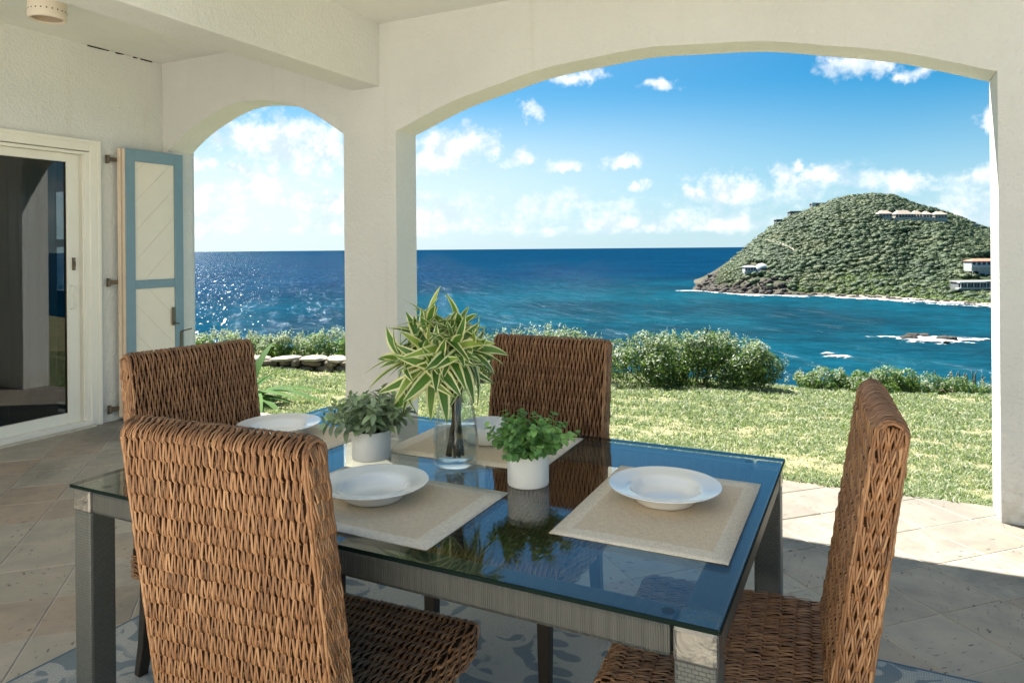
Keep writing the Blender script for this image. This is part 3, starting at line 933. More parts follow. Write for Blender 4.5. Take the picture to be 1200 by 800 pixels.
D('glass', [(-.053, -.047, 2.70, 3.4545, 0.1355, 2.1175)], 'door_glass', 0)
D('sash', [(-.128, -.081, 2.58, 2.66, 0.0505, 2.1835), (-.128, -.081, DY0 + .02, DY0 + .1, 0.0505, 2.1835), (-.1279, -.0811, DY0 + .1, 2.58, 0.0505, 0.135), (-.1279, -.0811, DY0 + .1, 2.58, 2.118, 2.1835)], 'white_vinyl')
D('glass', [(-.106, -.100, DY0 + .1, 2.58, 0.1355, 2.1175)], 'door_glass', 0)
D('lock_plate', [(-.028, -.018, 3.498, 3.522, 1.26, 1.36), (-.018, -.004, 3.505, 3.516, 1.29, 1.33)], 'bronze', .002)
hb = MB()
hb.tube([(-.028, -.150, 1.14), (.006, -.150, 1.135), (.008, -.150, 1.08), (.008, -.150, 1.02), (.006, -.150, .96), (-.028, -.150, .955)], .0055, 8)
hb.build('handle', 'white_vinyl', door, True)

# ---- folded hurricane shutter standing off the wall on its hinges
shut = empty('folded_shutter', (-5.50, 4.13, 0.03))
tag(shut, 'blue framed cream board shutter folded open against the house wall', 'shutter')
y0, y1 = -.275, .275
zt = 2.235
S1 = MB().box(-.042, -.006, y0, y1, 0, zt).build('panel', 'shutter_edge', shut, bevel=.003)
S2 = MB().box(-.086, -.048, y0 - .012, y1 - .01, 0, zt).build('panel', 'shutter_edge', shut, bevel=.003)
fx0, fx1 = -.0055, .010
for nm, b in (('stile', (y0, y0 + .082)), ('stile', (y1 - .085, y1))):
    MB().box(fx0, fx1, b[0], b[1], 0.0, zt + .002).build(nm, 'shutter_blue', shut, bevel=.003)
for (a, b) in ((zt - .10, zt + .0025), (1.06, 1.13), (0.0, .12)):
    MB().box(fx0, fx1 - .001, y0 + .0825, y1 - .0855, a, b).build('rail', 'shutter_blue', shut, bevel=.003)
# diagonal boards clipped to each panel opening
def boards(ya, yb, za, zb, sgn):
    bw = 0.175
    st = bw * math.sqrt(2)
    for k in range(-12, 24):
        c0, c1 = k * st, (k + 1) * st - .0028
        # strip c0 < z - sgn*y < c1
        poly = [(ya, za), (yb, za), (yb, zb), (ya, zb)]
        def half(pl, f):
            o_ = []
            for i in range(len(pl)):
                a, b = pl[i], pl[(i + 1) % len(pl)]
                fa, fb_ = f(a), f(b)
                if fa >= 0: o_.append(a)
                if (fa >= 0) != (fb_ >= 0):
                    t = fa / (fa - fb_)
                    o_.append((a[0] + t * (b[0] - a[0]), a[1] + t * (b[1] - a[1])))
            return o_
        poly = half(poly, lambda p: (p[1] - sgn * p[0]) - c0)
        if len(poly) >= 3: poly = half(poly, lambda p: c1 - (p[1] - sgn * p[0]))
        if len(poly) < 3: continue
        nn = len(poly)
        vs = [(fx0, p[0], p[1]) for p in poly] + [(fx0 + .003, p[0], p[1]) for p in poly]
        fs = [tuple(range(nn, 2 * nn)), tuple(range(nn))[::-1]] + [(i, (i + 1) % nn, nn + (i + 1) % nn, nn + i) for i in range(nn)]
        MB().add(vs, fs).build('board', 'shutter_cream', shut, bevel=.0015)
boards(y0 + .083, y1 - .086, 1.131, zt - .101, 1)
boards(y0 + .083, y1 - .086, .121, 1.059, -1)
for z in (.07, 1.12, 2.14):
    h = MB()
    h.box(-.115, -.098, y0 - .095, y0 - .07, z - .035, z + .035)
    h.box(-.112, -.086, y0 - .085, y0 + .0, z - .016, z + .016)
    h.tube([(-.088, y0 - .085, z - .03), (-.088, y0 - .085, z + .03)], .012, 8)
    h.build('hinge', 'bronze', shut, bevel=.002)
h = MB()
h.box(.010, .016, y1 - .125, y1 - .095, .72, .88)
h.tube([(.016, y1 - .11, .74), (.035, y1 - .11, .735), (.035, y1 - .07, .735)], .007, 8)
h.build('latch', 'bronze', shut, bevel=.001)
h = MB()
h.box(.010, .016, y1 - .045, y1 - .018, .52, .66)
h.tube([(.016, y1 - .03, .66), (.035, y1 - .03, .665), (.035, y1 + .06, .675)], .006, 8)
h.build('latch', 'bronze', shut, bevel=.001)

# ---- ceiling lamp, perforated clay cylinder
lamp = empty('ceiling_lamp', (-4.62, 2.72, 2.87))
tag(lamp, 'perforated clay cylinder lamp hanging from the ceiling', 'lamp')
MB().lathe([(.086, .012), (.096, 0.0), (.105, .004), (.108, .02), (.104, .21)], 40).build('lamp_shade', 'clay_lamp', lamp, True)
MB().lathe([(.001, .055), (.088, .05), (.088, .012)], 32).build('inner_shade', 'lamp_inside', lamp, True)
hole_me = MB().lathe([(.0045, -.001), (.0045, .0009), (.0005, .001)], 10).mesh('hole', 'dark_hole')
for k in range(22):
    a = k / 22 * 2 * math.pi
    o = link('hole', hole_me, lamp, (.1071 * math.cos(a), .1071 * math.sin(a), .052))
    o.rotation_euler = (0, R(90), a)


# ================================================================== OBJECTS ON THE PATIO
# ---- rug
rx0, rx1, ry0, ry1 = -2.5, 0.54, 0.25, 2.68
rm_ = MB()
nx_, ny_ = 30, 24
vs = []
for j in range(ny_ + 1):
    for i in range(nx_ + 1):
        x = -1.52 + 3.04 * i / nx_; y = -1.215 + 2.43 * j / ny_
        vs.append((x, y, 0.006 + 0.0012 * math.sin(x * 5 + y * 3) * math.sin(y * 6)))
fs = [(j * (nx_ + 1) + i, j * (nx_ + 1) + i + 1, (j + 1) * (nx_ + 1) + i + 1, (j + 1) * (nx_ + 1) + i) for j in range(ny_) for i in range(nx_)]
rug = rm_.add(vs, fs).build('rug', 'rug_weave', loc=((rx0 + rx1) / 2, (ry0 + ry1) / 2, 0), smooth=True)
s_ = rug.modifiers.new('t', 'SOLIDIFY'); s_.thickness = 0.006; s_.offset = 1
tag(rug, 'flat woven grey rug with blue leaf motifs under the table', 'rug')

# ---- dining table
TX1, TY0, TL, TWD, TZ = -0.2275, 1.243, 1.798, 1.094, 0.745
TX0, TY1 = TX1 - TL, TY0 + TWD
tcx, tcy = (TX0 + TX1) / 2, (TY0 + TY1) / 2
table = empty('dining_table', (tcx, tcy, 0))
tag(table, 'grey woven resin dining table with a tinted glass top', 'table')
hx, hy_ = TL / 2, TWD / 2
RW, RH = 0.076, 0.064
zt0 = TZ - 0.010
e_ = .006
MB().box(-hx, hx, -hy_, hy_, TZ - .008, TZ).build('glass_top', 'table_glass', table)
ge = MB()
ge.box(-hx - .0012, -hx + .0016, -hy_, hy_, TZ - .0094, TZ - .0006)
ge.box(hx - .0016, hx + .0012, -hy_, hy_, TZ - .0094, TZ - .0006)
ge.box(-hx + .002, hx - .002, -hy_ - .0012, -hy_ + .0016, TZ - .0094, TZ - .0006)
ge.box(-hx + .002, hx - .002, hy_ - .0016, hy_ + .0012, TZ - .0094, TZ - .0006)
ge.build('glass_edge', 'glass_edge', table)
CAPW = .080
for sy in (-1, 1):
    yc = sy * (hy_ - e_ - RW / 2)
    MB().box(-hx + CAPW + .006, hx - CAPW - .006, yc - RW / 2, yc + RW / 2, zt0 - RH, zt0).build('rail', 'resin_wrap_x', table, bevel=.010)
for sx in (-1, 1):
    xc = sx * (hx - e_ - RW / 2)
    MB().box(xc - RW / 2, xc + RW / 2, -hy_ + CAPW + .006, hy_ - CAPW - .006, zt0 - RH, zt0).build('rail', 'resin_wrap_y', table, bevel=.010)
for sx in (-1, 1):
    for sy in (-1, 1):
        xc, yc = sx * (hx - e_ - RW / 2), sy * (hy_ - e_ - RW / 2)
        lg = MB().box(-RW / 2, RW / 2, -RW / 2, RW / 2, 0.012, zt0 - .062).build('leg', 'resin_leg', table, bevel=.008, loc=(xc, yc, 0))
        MB().box(-RW / 2 - .002, RW / 2 + .002, -RW / 2 - .002, RW / 2 + .002, zt0 - .068, zt0 - .0005).build('corner_cap', 'corner_cap', table, bevel=.009, loc=(xc, yc, 0))
        MB().lathe([(.002, 0), (.011, 0.0), (.012, .002), (.002, .0022)], 16).build('suction_pad', 'dark_hole', table, loc=(sx * (hx - .10), sy * (hy_ - .045), zt0 + .0002))

# ---- wicker chairs
def profile_path(pts, n):
    """resample a (y,z) polyline to arc length; returns point, tangent functions"""
    pts = np.array(pts, float)
    seg = np.linalg.norm(np.diff(pts, axis=0), axis=1)
    cum = np.concatenate([[0], np.cumsum(seg)])
    L = cum[-1]
    def P(v):
        v = np.clip(v, 0, L)
        return np.stack([np.interp(v, cum, pts[:, 0]), np.interp(v, cum, pts[:, 1])], -1)
    return P, L

def arc(c, r, a0, a1, n=8):
    return [(c[0] + r * math.cos(a), c[1] + r * math.sin(a)) for a in np.linspace(a0, a1, n)]

def weave(surf, U, V, seed, pu=0.0160, pv=0.039, rad=0.0021, amp=0.0064, lean=(0.10, 0.40)):
    """zig-zag cane strands on a surface: surf(u,v) -> points (n,3), normals (n,3)"""
    r_ = np.random.default_rng(seed)
    nU, nV = max(2, round(U / pu)), max(1, round(V / pv))
    du, dv = U / nU, V / nV
    c = np.arange(nU)
    strands = []
    for r in range(nV):
        sh = 0.5 * (r % 2)
        for side in (0, 1):
            sg_ = 1 if side else -1
            ua = (c + sh + 0.25 + sg_ * lean[0]) * du
            ub = (c + sh + 0.25 + sg_ * lean[1]) * du
            strands.append((ua, ub, np.full(nU, r * dv)))
    ua = np.concatenate([s[0] for s in strands]); ub = np.concatenate([s[1] for s in strands]); v0 = np.concatenate([s[2] for s in strands])
    n = len(ua)
    ua = ua + r_.normal(0, .0007, n); ub = ub + r_.normal(0, .0007, n)
    K = 6
    ts = np.array([-0.20, 0.05, 0.32, 0.62, 0.95, 1.22])
    hh = np.array([0.0, 0.95, 0.9, 0.62, 0.35, -0.35]) * amp
    u = ua[:, None] + (ub - ua)[:, None] * np.clip(ts, -0.02, 1.05)[None] ** 1.0
    u = np.clip(u, 0, U)
    v = np.clip(v0[:, None] + ts[None] * dv + r_.normal(0, .0009, (n, 1)), 0, V)
    pt, nm = surf(u.ravel(), v.ravel())
    pt2, _ = surf(u.ravel(), np.clip(v.ravel() + .002, 0, V + .01))
    hgt = np.tile(hh, n) + np.repeat(r_.normal(0, .0006, n), K)
    pt = pt + nm * hgt[:, None]
    pt = pt.reshape(n, K, 3); nm = nm.reshape(n, K, 3)
    tan = np.gradient(pt, axis=1)
    tan /= np.linalg.norm(tan, axis=2, keepdims=True) + 1e-9
    sd = np.cross(tan, nm)
    sd /= np.linalg.norm(sd, axis=2, keepdims=True) + 1e-9
    rr = rad * np.repeat(r_.uniform(.85, 1.15, n), K).reshape(n, K, 1)
    ang = [math.pi * 1.12, math.pi * 0.72, math.pi * 0.28, -math.pi * 0.12]
    gap = (rad * 0.62) * np.array([1, 1, 1, 1, 1, 1.0])[None, :, None]
    tw = r_.normal(0, .0003, (n, 1, 1))
    cane = []
    for sgn_ in (-1, 1):
        c_ = pt + sd * (gap * sgn_ + tw) + nm * (sgn_ * r_.normal(0, .0005, (n, 1, 1)))
        cane.append(np.stack([c_ + rr * 0.60 * (math.cos(a) * sd + math.sin(a) * nm * 0.9) for a in ang], 2))     # n,K,4,3
    ring = np.concatenate(cane, 0)
    n = 2 * n
    V_ = ring.reshape(-1, 3)
    base = (np.arange(n) * K * 4)[:, None, None, None]
    k_ = np.arange(K - 1)[None, :, None, None] * 4
    j_ = np.arange(3)[None, None, :, None]
    F_ = (base + k_ + j_ + np.array([0, 4, 5, 1])[None, None, None, :]).reshape(-1, 4)
    return V_, F_

CW = 0.462
def chair_meshes():
    lean = math.tan(R(9.0))
    th = 0.056
    ztop = 1.062
    yb0 = -0.155                      # front face of the back at seat height
    seat = 0.462
    yf = lambda z: yb0 - (z - seat) * lean
    yr = lambda z: yf(z) - th - 0.012 * (1 - (z - .40) / .66)
    # back: up the rear face, over the top, down the front face
    rt = th / 2
    back = [(yr(.375), .375), (yr(.6), .6), (yr(.85), .85), (yr(ztop - rt), ztop - rt)]
    back += arc(((yr(ztop - rt) + yf(ztop - rt)) / 2, ztop - rt), rt, math.pi, 0, 9)[1:-1]
    back += [(yf(ztop - rt), ztop - rt), (yf(.8), .8), (yf(.6), .6), (yf(seat + .004), seat + .004)]
    seatp = [(yb0 - .01, seat), (0.0, seat + .004), (.26, seat)] + arc((.280, seat - .03), .032, math.pi / 2, -0.15, 7) + [(.306, seat - .075)]
    out_v, out_f = {}, {}
    def sheet_profile(pts, xw, corner=.014):
        P, L = profile_path(pts, 0)
        ctr = np.mean(pts, 0)
        def surf(u, v):
            q = P(v)
            e = 1e-3
            tt = P(np.clip(v + e, 0, L)) - P(np.clip(v - e, 0, L))
            tt /= np.linalg.norm(tt, axis=-1, keepdims=True) + 1e-9
            nn = np.stack([-tt[:, 1], tt[:, 0]], -1)
            x = u - xw / 2
            ed = np.clip((np.abs(x) - (xw / 2 - corner)) / corner, 0, 1)
            drop = corner * (1 - np.sqrt(np.clip(1 - ed ** 2, 0, 1))) * .8
            pt = np.stack([x, q[:, 0] - nn[:, 0] * drop, q[:, 1] - nn[:, 1] * drop], -1)
            nm = np.stack([np.sign(x) * ed * .7, nn[:, 0], nn[:, 1]], -1)
            nm /= np.linalg.norm(nm, axis=-1, keepdims=True)
            return pt, nm
        return surf, L
    vs, fs, o = [], [], 0
    def acc(V_, F_):
        nonlocal o
        vs.append(V_); fs.append(F_ + o); o += len(V_)
    s1, L1 = sheet_profile(back, CW)
    acc(*weave(s1, CW, L1, 1))
    def side_back(sgn):
        V0, V1 = .375, ztop - .012
        def surf(u, v):
            z = V0 + v
            w0, w1 = yr(z) + .006, yf(z) - .006
            y = w0 + (w1 - w0) * (u / (th - .004))
            x = np.full_like(y, sgn * (CW / 2 - .002))
            return np.stack([x, y, z], -1), np.tile([sgn, 0, 0.0], (len(y), 1))
        return surf, V1 - V0
    for sg in (-1, 1):
        sf, LV = side_back(sg)
        acc(*weave(sf, th - .004, LV, 5 + sg, pu=.0150, pv=.034, rad=.0041, lean=(0.05, 0.45)))
    # wrapped cane along both edges of the back
    rr_ = np.random.default_rng(77)
    Pb, Lb = profile_path(back, 0)
    for sg in (-1, 1):
        v = 0.0
        while v < Lb - .02:
            ln = rr_.uniform(.05, .09)
            for off in (0.0, .0052):
                vv = np.linspace(v - .008, min(v + ln, Lb), 5)
                q = Pb(vv)
                tt = Pb(vv + .002) - Pb(vv - .002)
                tt /= np.linalg.norm(tt, axis=1, keepdims=True) + 1e-9
                nn = np.stack([-tt[:, 1], tt[:, 0]], -1)
                c3 = np.stack([np.full(5, sg * (CW / 2 - .001 - off * .9)), q[:, 0] + nn[:, 0] * (off * .6 - .002), q[:, 1] + nn[:, 1] * (off * .6 - .002)], -1)
                c3 += rr_.normal(0, .0005, c3.shape)
                n3 = np.stack([np.full(5, sg * .8), nn[:, 0] * .6, nn[:, 1] * .6], -1)
                t3 = np.gradient(c3, axis=0); t3 /= np.linalg.norm(t3, axis=1, keepdims=True) + 1e-9
                s3 = np.cross(t3, n3); s3 /= np.linalg.norm(s3, axis=1, keepdims=True) + 1e-9
                ring = np.stack([c3 + .0036 * (math.cos(a) * s3 + math.sin(a) * n3) for a in np.linspace(0, 2 * math.pi, 6, endpoint=False)], 1)
                fq = np.array([[k * 6 + j, (k + 1) * 6 + j, (k + 1) * 6 + (j + 1) % 6, k * 6 + (j + 1) % 6] for k in range(4) for j in range(6)])
                acc(ring.reshape(-1, 3), fq)
            v += ln
    bk = (np.concatenate(vs), np.concatenate(fs))
    vs, fs, o = [], [], 0
    SWD = CW + .075
    s2, L2 = sheet_profile(seatp, SWD)
    # strands of the seat run front to back: profile order gives outward normals reversed, so flip
    def s2f(u, v):
        p_, n_ = s2(u, v)
        return p_, n_
    acc(*weave(s2f, SWD, L2, 11, pv=.036))
    for sg in (-1, 1):
        def sf(u, v, sg=sg):
            y = -.16 + v
            z = seat - .082 + u
            return np.stack([np.full_like(y, sg * (SWD / 2 - .002)), y, z], -1), np.tile([sg, 0, 0.0], (len(y), 1))
        acc(*weave(sf, .078, .455, 21 + sg))
    st = (np.concatenate(vs), np.concatenate(fs))
    return back, seatp, bk, st, yf, yr
back_p, seat_p, bk_w, st_w, yf_, yr_ = chair_meshes()

def extrude_profile(poly, x0, x1):
    n = len(poly)
    vs = [(x0, p[0], p[1]) for p in poly] + [(x1, p[0], p[1]) for p in poly]
    fs = [tuple(range(n)), tuple(range(n, 2 * n))[::-1]] + [(i, n + i, n + (i + 1) % n, (i + 1) % n) for i in range(n)]
    return MB().add(vs, fs)

def shrink(poly, k):
    P = np.array(poly); c = P.mean(0)
    n = len(P); out_ = []
    for i in range(n):
        t = P[(i + 1) % n] - P[i - 1]
        t = t / (np.linalg.norm(t) + 1e-9)
        out_.append(P[i] + np.array([t[1], -t[0]]) * k)
    return [tuple(p) for p in out_]

def make_chair():
    root = empty('wicker_chair')
    core_b = shrink(back_p, 0.0035)
    b = extrude_profile(core_b, -CW / 2 + .004, CW / 2 - .004).build('backrest', 'wicker_core', root)
    link('backrest_weave', np_mesh('backrest_weave', *bk_w, 'wicker', True), b)
    core_s = shrink(seat_p, 0.0035) + [(.288, .382), (-.16, .382)]
    s = extrude_profile(core_s, -CW / 2 - .033, CW / 2 + .033).build('seat', 'wicker_core', root)
    link('seat_weave', np_mesh('seat_weave', *st_w, 'wicker', True), s)
    for sx in (-1, 1):
        xc = sx * (CW / 2 - .030)
        for front in (1, 0):
            mb = MB()
            if front:
                prof = [(.255, .385, .021), (.255, .2, .019), (.256, .012, .016)]
            else:
                prof = [(-.185, .40, .021), (-.195, .25, .020), (-.215, .12, .018), (-.245, .012, .016)]
            vs = []
            for (y, z, w) in prof:
                vs += [(xc - w, y - w, z), (xc + w, y - w, z), (xc + w, y + w, z), (xc - w, y + w, z)]
            fs = []
            for k in range(len(prof) - 1):
                for j in range(4):
                    fs.append((k * 4 + j, (k + 1) * 4 + j, (k + 1) * 4 + (j + 1) % 4, k * 4 + (j + 1) % 4))
            fs += [(0, 1, 2, 3), tuple((len(prof) - 1) * 4 + j for j in (3, 2, 1, 0))]
            mb.add(vs, fs).build('leg', 'dark_wood', root, bevel=.004)
    return root

chair = make_chair()
spots = [  # x, y, turn, label
    (-1.132, 1.243, R(3.5), 'brown wicker chair in the left foreground with its back to the viewer'),
    (-1.872, 1.705, R(-90 - 9), 'brown wicker chair at the left end of the table by the house wall'),
    (-1.070, 2.205, R(180), 'brown wicker chair on the sea side of the table behind the glass vase'),
    (-0.246, 1.752, R(90 + 4), 'brown wicker chair at the right end of the table seen from its side'),
]
for i, (x, y, rz, lab) in enumerate(spots):
    c = chair if i == 0 else copy_tree(chair)
    c.location = (x, y, 0.0)
    c.rotation_euler = (0, 0, rz)
    tag(c, lab, 'chair', 'wicker dining chairs around the table')

# ---- placemats
def rounded_mat():
    mb = MB()
    a, b = .277, .200
    n = 24
    vs = []
    for j in range(9):
        for i in range(n + 1):
            x = -a + 2 * a * i / n; y = -b + 2 * b * j / 8
            vs.append((x, y, .0016 + .0006 * math.sin(x * 9) * math.sin(y * 8)))
    fs = [(j * (n + 1) + i, j * (n + 1) + i + 1, (j + 1) * (n + 1) + i + 1, (j + 1) * (n + 1) + i) for j in range(8) for i in range(n)]
    return mb.add(vs, fs)
mat_me = rounded_mat().mesh('placemat', 'placemat_weave', True)
mats_ = [(-1.137, 1.499, 0, 'beige woven placemat under the plate in front of the nearest chair'),
         (-1.785, 1.790, 90, 'beige woven placemat at the left end of the table'),
         (-1.143, 2.085, 1.5, 'beige woven placemat on the sea side of the table behind the vase'),
         (-0.459, 1.778, 90.5, 'beige woven placemat at the right end of the table')]
for (x, y, a, lab) in mats_:
    o = link('placemat', mat_me, None, (x, y, TZ + .0004))
    o.rotation_euler = (0, 0, R(a))
    s_ = o.modifiers.new('t', 'SOLIDIFY'); s_.thickness = .0014; s_.offset = -1
    tag(o, lab, 'placemat', 'beige placemats on the table')

# ---- soup plates
plate_prof = [(.001, .0085), (.060, .0088), (.072, .0115), (.081, .0190), (.086, .0290), (.091, .0345), (.100, .0370), (.120, .0400), (.1405, .0440), (.1430, .0448), (.1436, .0432),
              (.138, .0400), (.104, .0330), (.092, .0240), (.082, .010), (.076, .002), (.072, 0.0), (.068, 0.0), (.066, .002), (.001, .0022)]
plate_me = MB().lathe(plate_prof, 72).mesh('soup_plate', 'porcelain', True)
for (x, y, lab) in ((-0.468, 1.815, 'white soup plate on the right end placemat'), (-1.165, 1.515, 'white soup plate on the placemat in front of the nearest chair'),
                    (-1.865, 1.885, 'white soup plate at the left end of the table, half hidden by chairs')):
    o = link('soup_plate', plate_me, None, (x, y, TZ + .0030))
    tag(o, lab, 'plate', 'white soup plates')
bowl = MB().lathe([(.001, .006), (.060, .006), (.078, .012), (.088, .030), (.090, .060), (.0925, .0615), (.0945, .060), (.092, .026), (.082, .006), (.070, 0.0), (.001, .0)], 56).build('bowl', 'porcelain', None, True, loc=(-1.155, 2.13, TZ + .003))
tag(bowl, 'plain white bowl behind the glass vase', 'bowl')

# ---- leaves
def leaf_mesh(name, m, L=1.0, Wd=0.2, droop=0.3, fold=0.15, nseg=8, shape=0.75, peak=0.8, twist=0.0):
    """leaf along +Y, width in X, bending down in Z"""
    vs = []
    for i in range(nseg + 1):
        t = i / nseg
        w = Wd / 2 * max(math.sin(math.pi * (t ** peak)), 0) ** shape if 0 < t < 1 else 0.0
        if t == 0: w = Wd * .09
        y = L * (t - 0.25 * droop * t * t)
        z = -droop * L * t * t
        for k in (-1, 0, 1):
            vs.append((k * w, y, z + abs(k) * fold * w + k * twist * w * t))
    fs = []
    for i in range(nseg):
        for k in (0, 1):
            a = i * 3 + k
            fs.append((a, a + 1, a + 4, a + 3))
    return MB().add(vs, fs).mesh(name, m, True)

def leaf_rot(d, roll):
    d = Vector(d).normalized()
    x = d.cross(Vector((0, 0, 1)))
    if x.length < 1e-3:
        x = Vector((1, 0, 0))
    x.normalize()
    return Matrix((x, d, x.cross(d))).transposed() @ Matrix.Rotation(roll, 3, 'Y')

def orient(o, d, roll=0.0, scale=1.0, up=Vector((0, 0, 1))):
    """point the local +Y along d, with local +Z towards up"""
    d = Vector(d).normalized()
    x = d.cross(up)
    if x.length < 1e-3:
        x = Vector((1, 0, 0))
    x.normalize()
    z = x.cross(d)
    M = Matrix((x, d, z)).transposed().to_4x4()
    o.rotation_euler = (M @ Matrix.Rotation(roll, 4, 'Y')).to_euler()
    o.scale = (scale, scale, scale)

def pot_plant(name, label, loc, pot_r, pot_h):
    root = empty(name, loc)
    tag(root, label, 'potted plant')
    MB().lathe([(.001, .002), (pot_r * .97, .0), (pot_r, .004), (pot_r * 1.0, pot_h - .003), (pot_r * .985, pot_h), (pot_r * .94, pot_h), (pot_r * .93, pot_h - .02), (.001, pot_h - .02)], 56).build('pot', 'matte_pot', root, True)
    MB().lathe([(.001, pot_h - .012), (pot_r * .92, pot_h - .014)], 24).build('soil', 'soil', root)
    return root

def sprigs(root, z0, stems, leafs, leaf_scale, n_leaf, stem_m, rad0, seed, pair_angle=0.0, per_node=2, inner_m='sage_leaf', spread0=0.02):
    r_ = random.Random(seed)
    count = 0; shown = 0
    inner = MB()
    n_total = len(stems) * n_leaf * per_node
    for (az, tilt, length, curve) in stems:
        d0 = Vector((math.sin(tilt) * math.cos(az), math.sin(tilt) * math.sin(az), math.cos(tilt)))
        base = Vector((spread0 * math.cos(az) * r_.random(), spread0 * math.sin(az) * r_.random(), z0))
        pts = []
        k = 7
        for i in range(k):
            t = i / (k - 1)
            p = base + d0 * (length * t) + Vector((math.cos(az), math.sin(az), -0.6)) * (curve * length * t * t)
            pts.append(p)
        MB().tube([tuple(p) for p in pts], [rad0 * (1 - .6 * i / (k - 1)) for i in range(k)], 5).build('stem', stem_m, root, True)
        for j in range(n_leaf):
            t = 0.28 + 0.72 * (j + 0.3) / n_leaf
            f = t * (k - 1)
            i = min(int(f), k - 2)
            p = pts[i].lerp(pts[i + 1], f - i)
            tan = (pts[i + 1] - pts[i]).normalized()
            for q in range(per_node):
                phi = j * 1.57 + q * 2 * math.pi / per_node + r_.uniform(-.4, .4)
                a = tan.orthogonal().normalized()
                b = tan.cross(a)
                side = a * math.cos(phi) + b * math.sin(phi)
                dirv = tan * r_.uniform(.35, .8) + side
                sc = leaf_scale * r_.uniform(.72, 1.15) * (1.0 - .35 * max(0, t - .75) / .25)
                me = r_.choice(leafs)
                rl_ = r_.uniform(-.5, .5)
                if (count * 7) % n_total < 290 * 7 and shown < 290 and r_.random() < 300 / n_total:
                    o = link('leaf', me, root, p)
                    orient(o, dirv, rl_, sc)
                    shown += 1
                else:
                    Mx = Matrix.Translation(p) @ leaf_rot(dirv, rl_).to_4x4() @ Matrix.Scale(sc, 4)
                    vs_ = [tuple(Mx @ v.co) for v in me.vertices]
                    inner.add(vs_, [tuple(pl.vertices) for pl in me.polygons])
                count += 1
    if inner.v:
        o = inner.build('foliage', inner_m, root, True)
        tag(o, kind='stuff')
    return count

# sage plant in the left pot
rs = random.Random(3)
sage = pot_plant('sage_plant', 'grey green sage plant in a white pot on the left of the vase', (-1.405, 1.815, TZ + .0005), .061, .088)
lf_s = [leaf_mesh('sage_leaf', 'sage_leaf', .044, .020, dr, .25, 6, .7, .85) for dr in (.1, .35, .6)]
st_ = [(i * 2.4 + rs.uniform(-.3, .3), rs.uniform(.1, .85), rs.uniform(.10, .155), rs.uniform(.02, .3)) for i in range(36)]
sprigs(sage, .075, st_, lf_s, 1.0, 8, 'stem_green', .0018, 4, spread0=.045)
# eucalyptus plant in the right pot
euc = pot_plant('eucalyptus_plant', 'bright green round leaved plant in a white pot at the table centre', (-.848, 1.795, TZ + .0005), .058, .086)
lf_e = [leaf_mesh('eucalyptus_leaf', 'eucalyptus_leaf', .023, .023, dr, .2, 6, .55, .75) for dr in (.1, .35, .7)]
st_ = [(i * 2.4 + rs.uniform(-.3, .3), rs.uniform(.05, 1.0), rs.uniform(.075, .145), rs.uniform(.0, .28)) for i in range(40)]
sprigs(euc, .072, st_, lf_e, 1.0, 9, 'stem_green', .0013, 8, inner_m='eucalyptus_leaf', spread0=.045)

# ---- glass vase with variegated cuttings
vase = empty('glass_vase', (-1.122, 1.862, TZ + .0005))
tag(vase, 'clear ribbed glass vase half filled with water on the table', 'vase')
def ribbed(prof, n=60, rib=.022, k=12):
    mb = MB()
    vs = []
    for (r_, z) in prof:
        for j in range(n):
            a = 2 * math.pi * j / n
            rr = r_ * (1 + rib * math.cos(k * a) * min(1, max(0, (z - .02) / .05)) * (1 if r_ > .01 else 0))
            vs.append((rr * math.cos(a), rr * math.sin(a), z))
    fs = []
    for i in range(len(prof) - 1):
        for j in range(n):
            fs.append((i * n + j, i * n + (j + 1) % n, (i + 1) * n + (j + 1) % n, (i + 1) * n + j))
    return mb.add(vs, fs)
vp = [(.001, .003), (.058, .002), (.066, .008), (.0685, .03), (.068, .075), (.062, .13), (.053, .18), (.046, .215), (.0455, .235), (.049, .25),
      (.0475, .2505), (.0435, .235), (.044, .215), (.0505, .18), (.0595, .13), (.0655, .075), (.0655, .035), (.060, .020), (.001, .018)]
ribbed(vp).build('vase_body', 'vase_glass', vase, True)
ribbed([(.001, .0185), (.0595, .0205), (.065, .035), (.065, .075), (.0605, .118), (.001, .118)], rib=.018).build('water', 'vase_water', vase, True)
dr = empty('variegated_plant', (-1.122, 1.862, TZ + .0005))
tag(dr, 'yellow edged green leaf cuttings standing in the glass vase', 'plant')
lf_d = [leaf_mesh('variegated_leaf', 'variegated_leaf', 1.0, .235, d_, .30, 9, .75, .8, tw) for d_, tw in ((.2, .1), (.45, -.2), (.75, .2), (1.0, -.1))]
rd = random.Random(12)
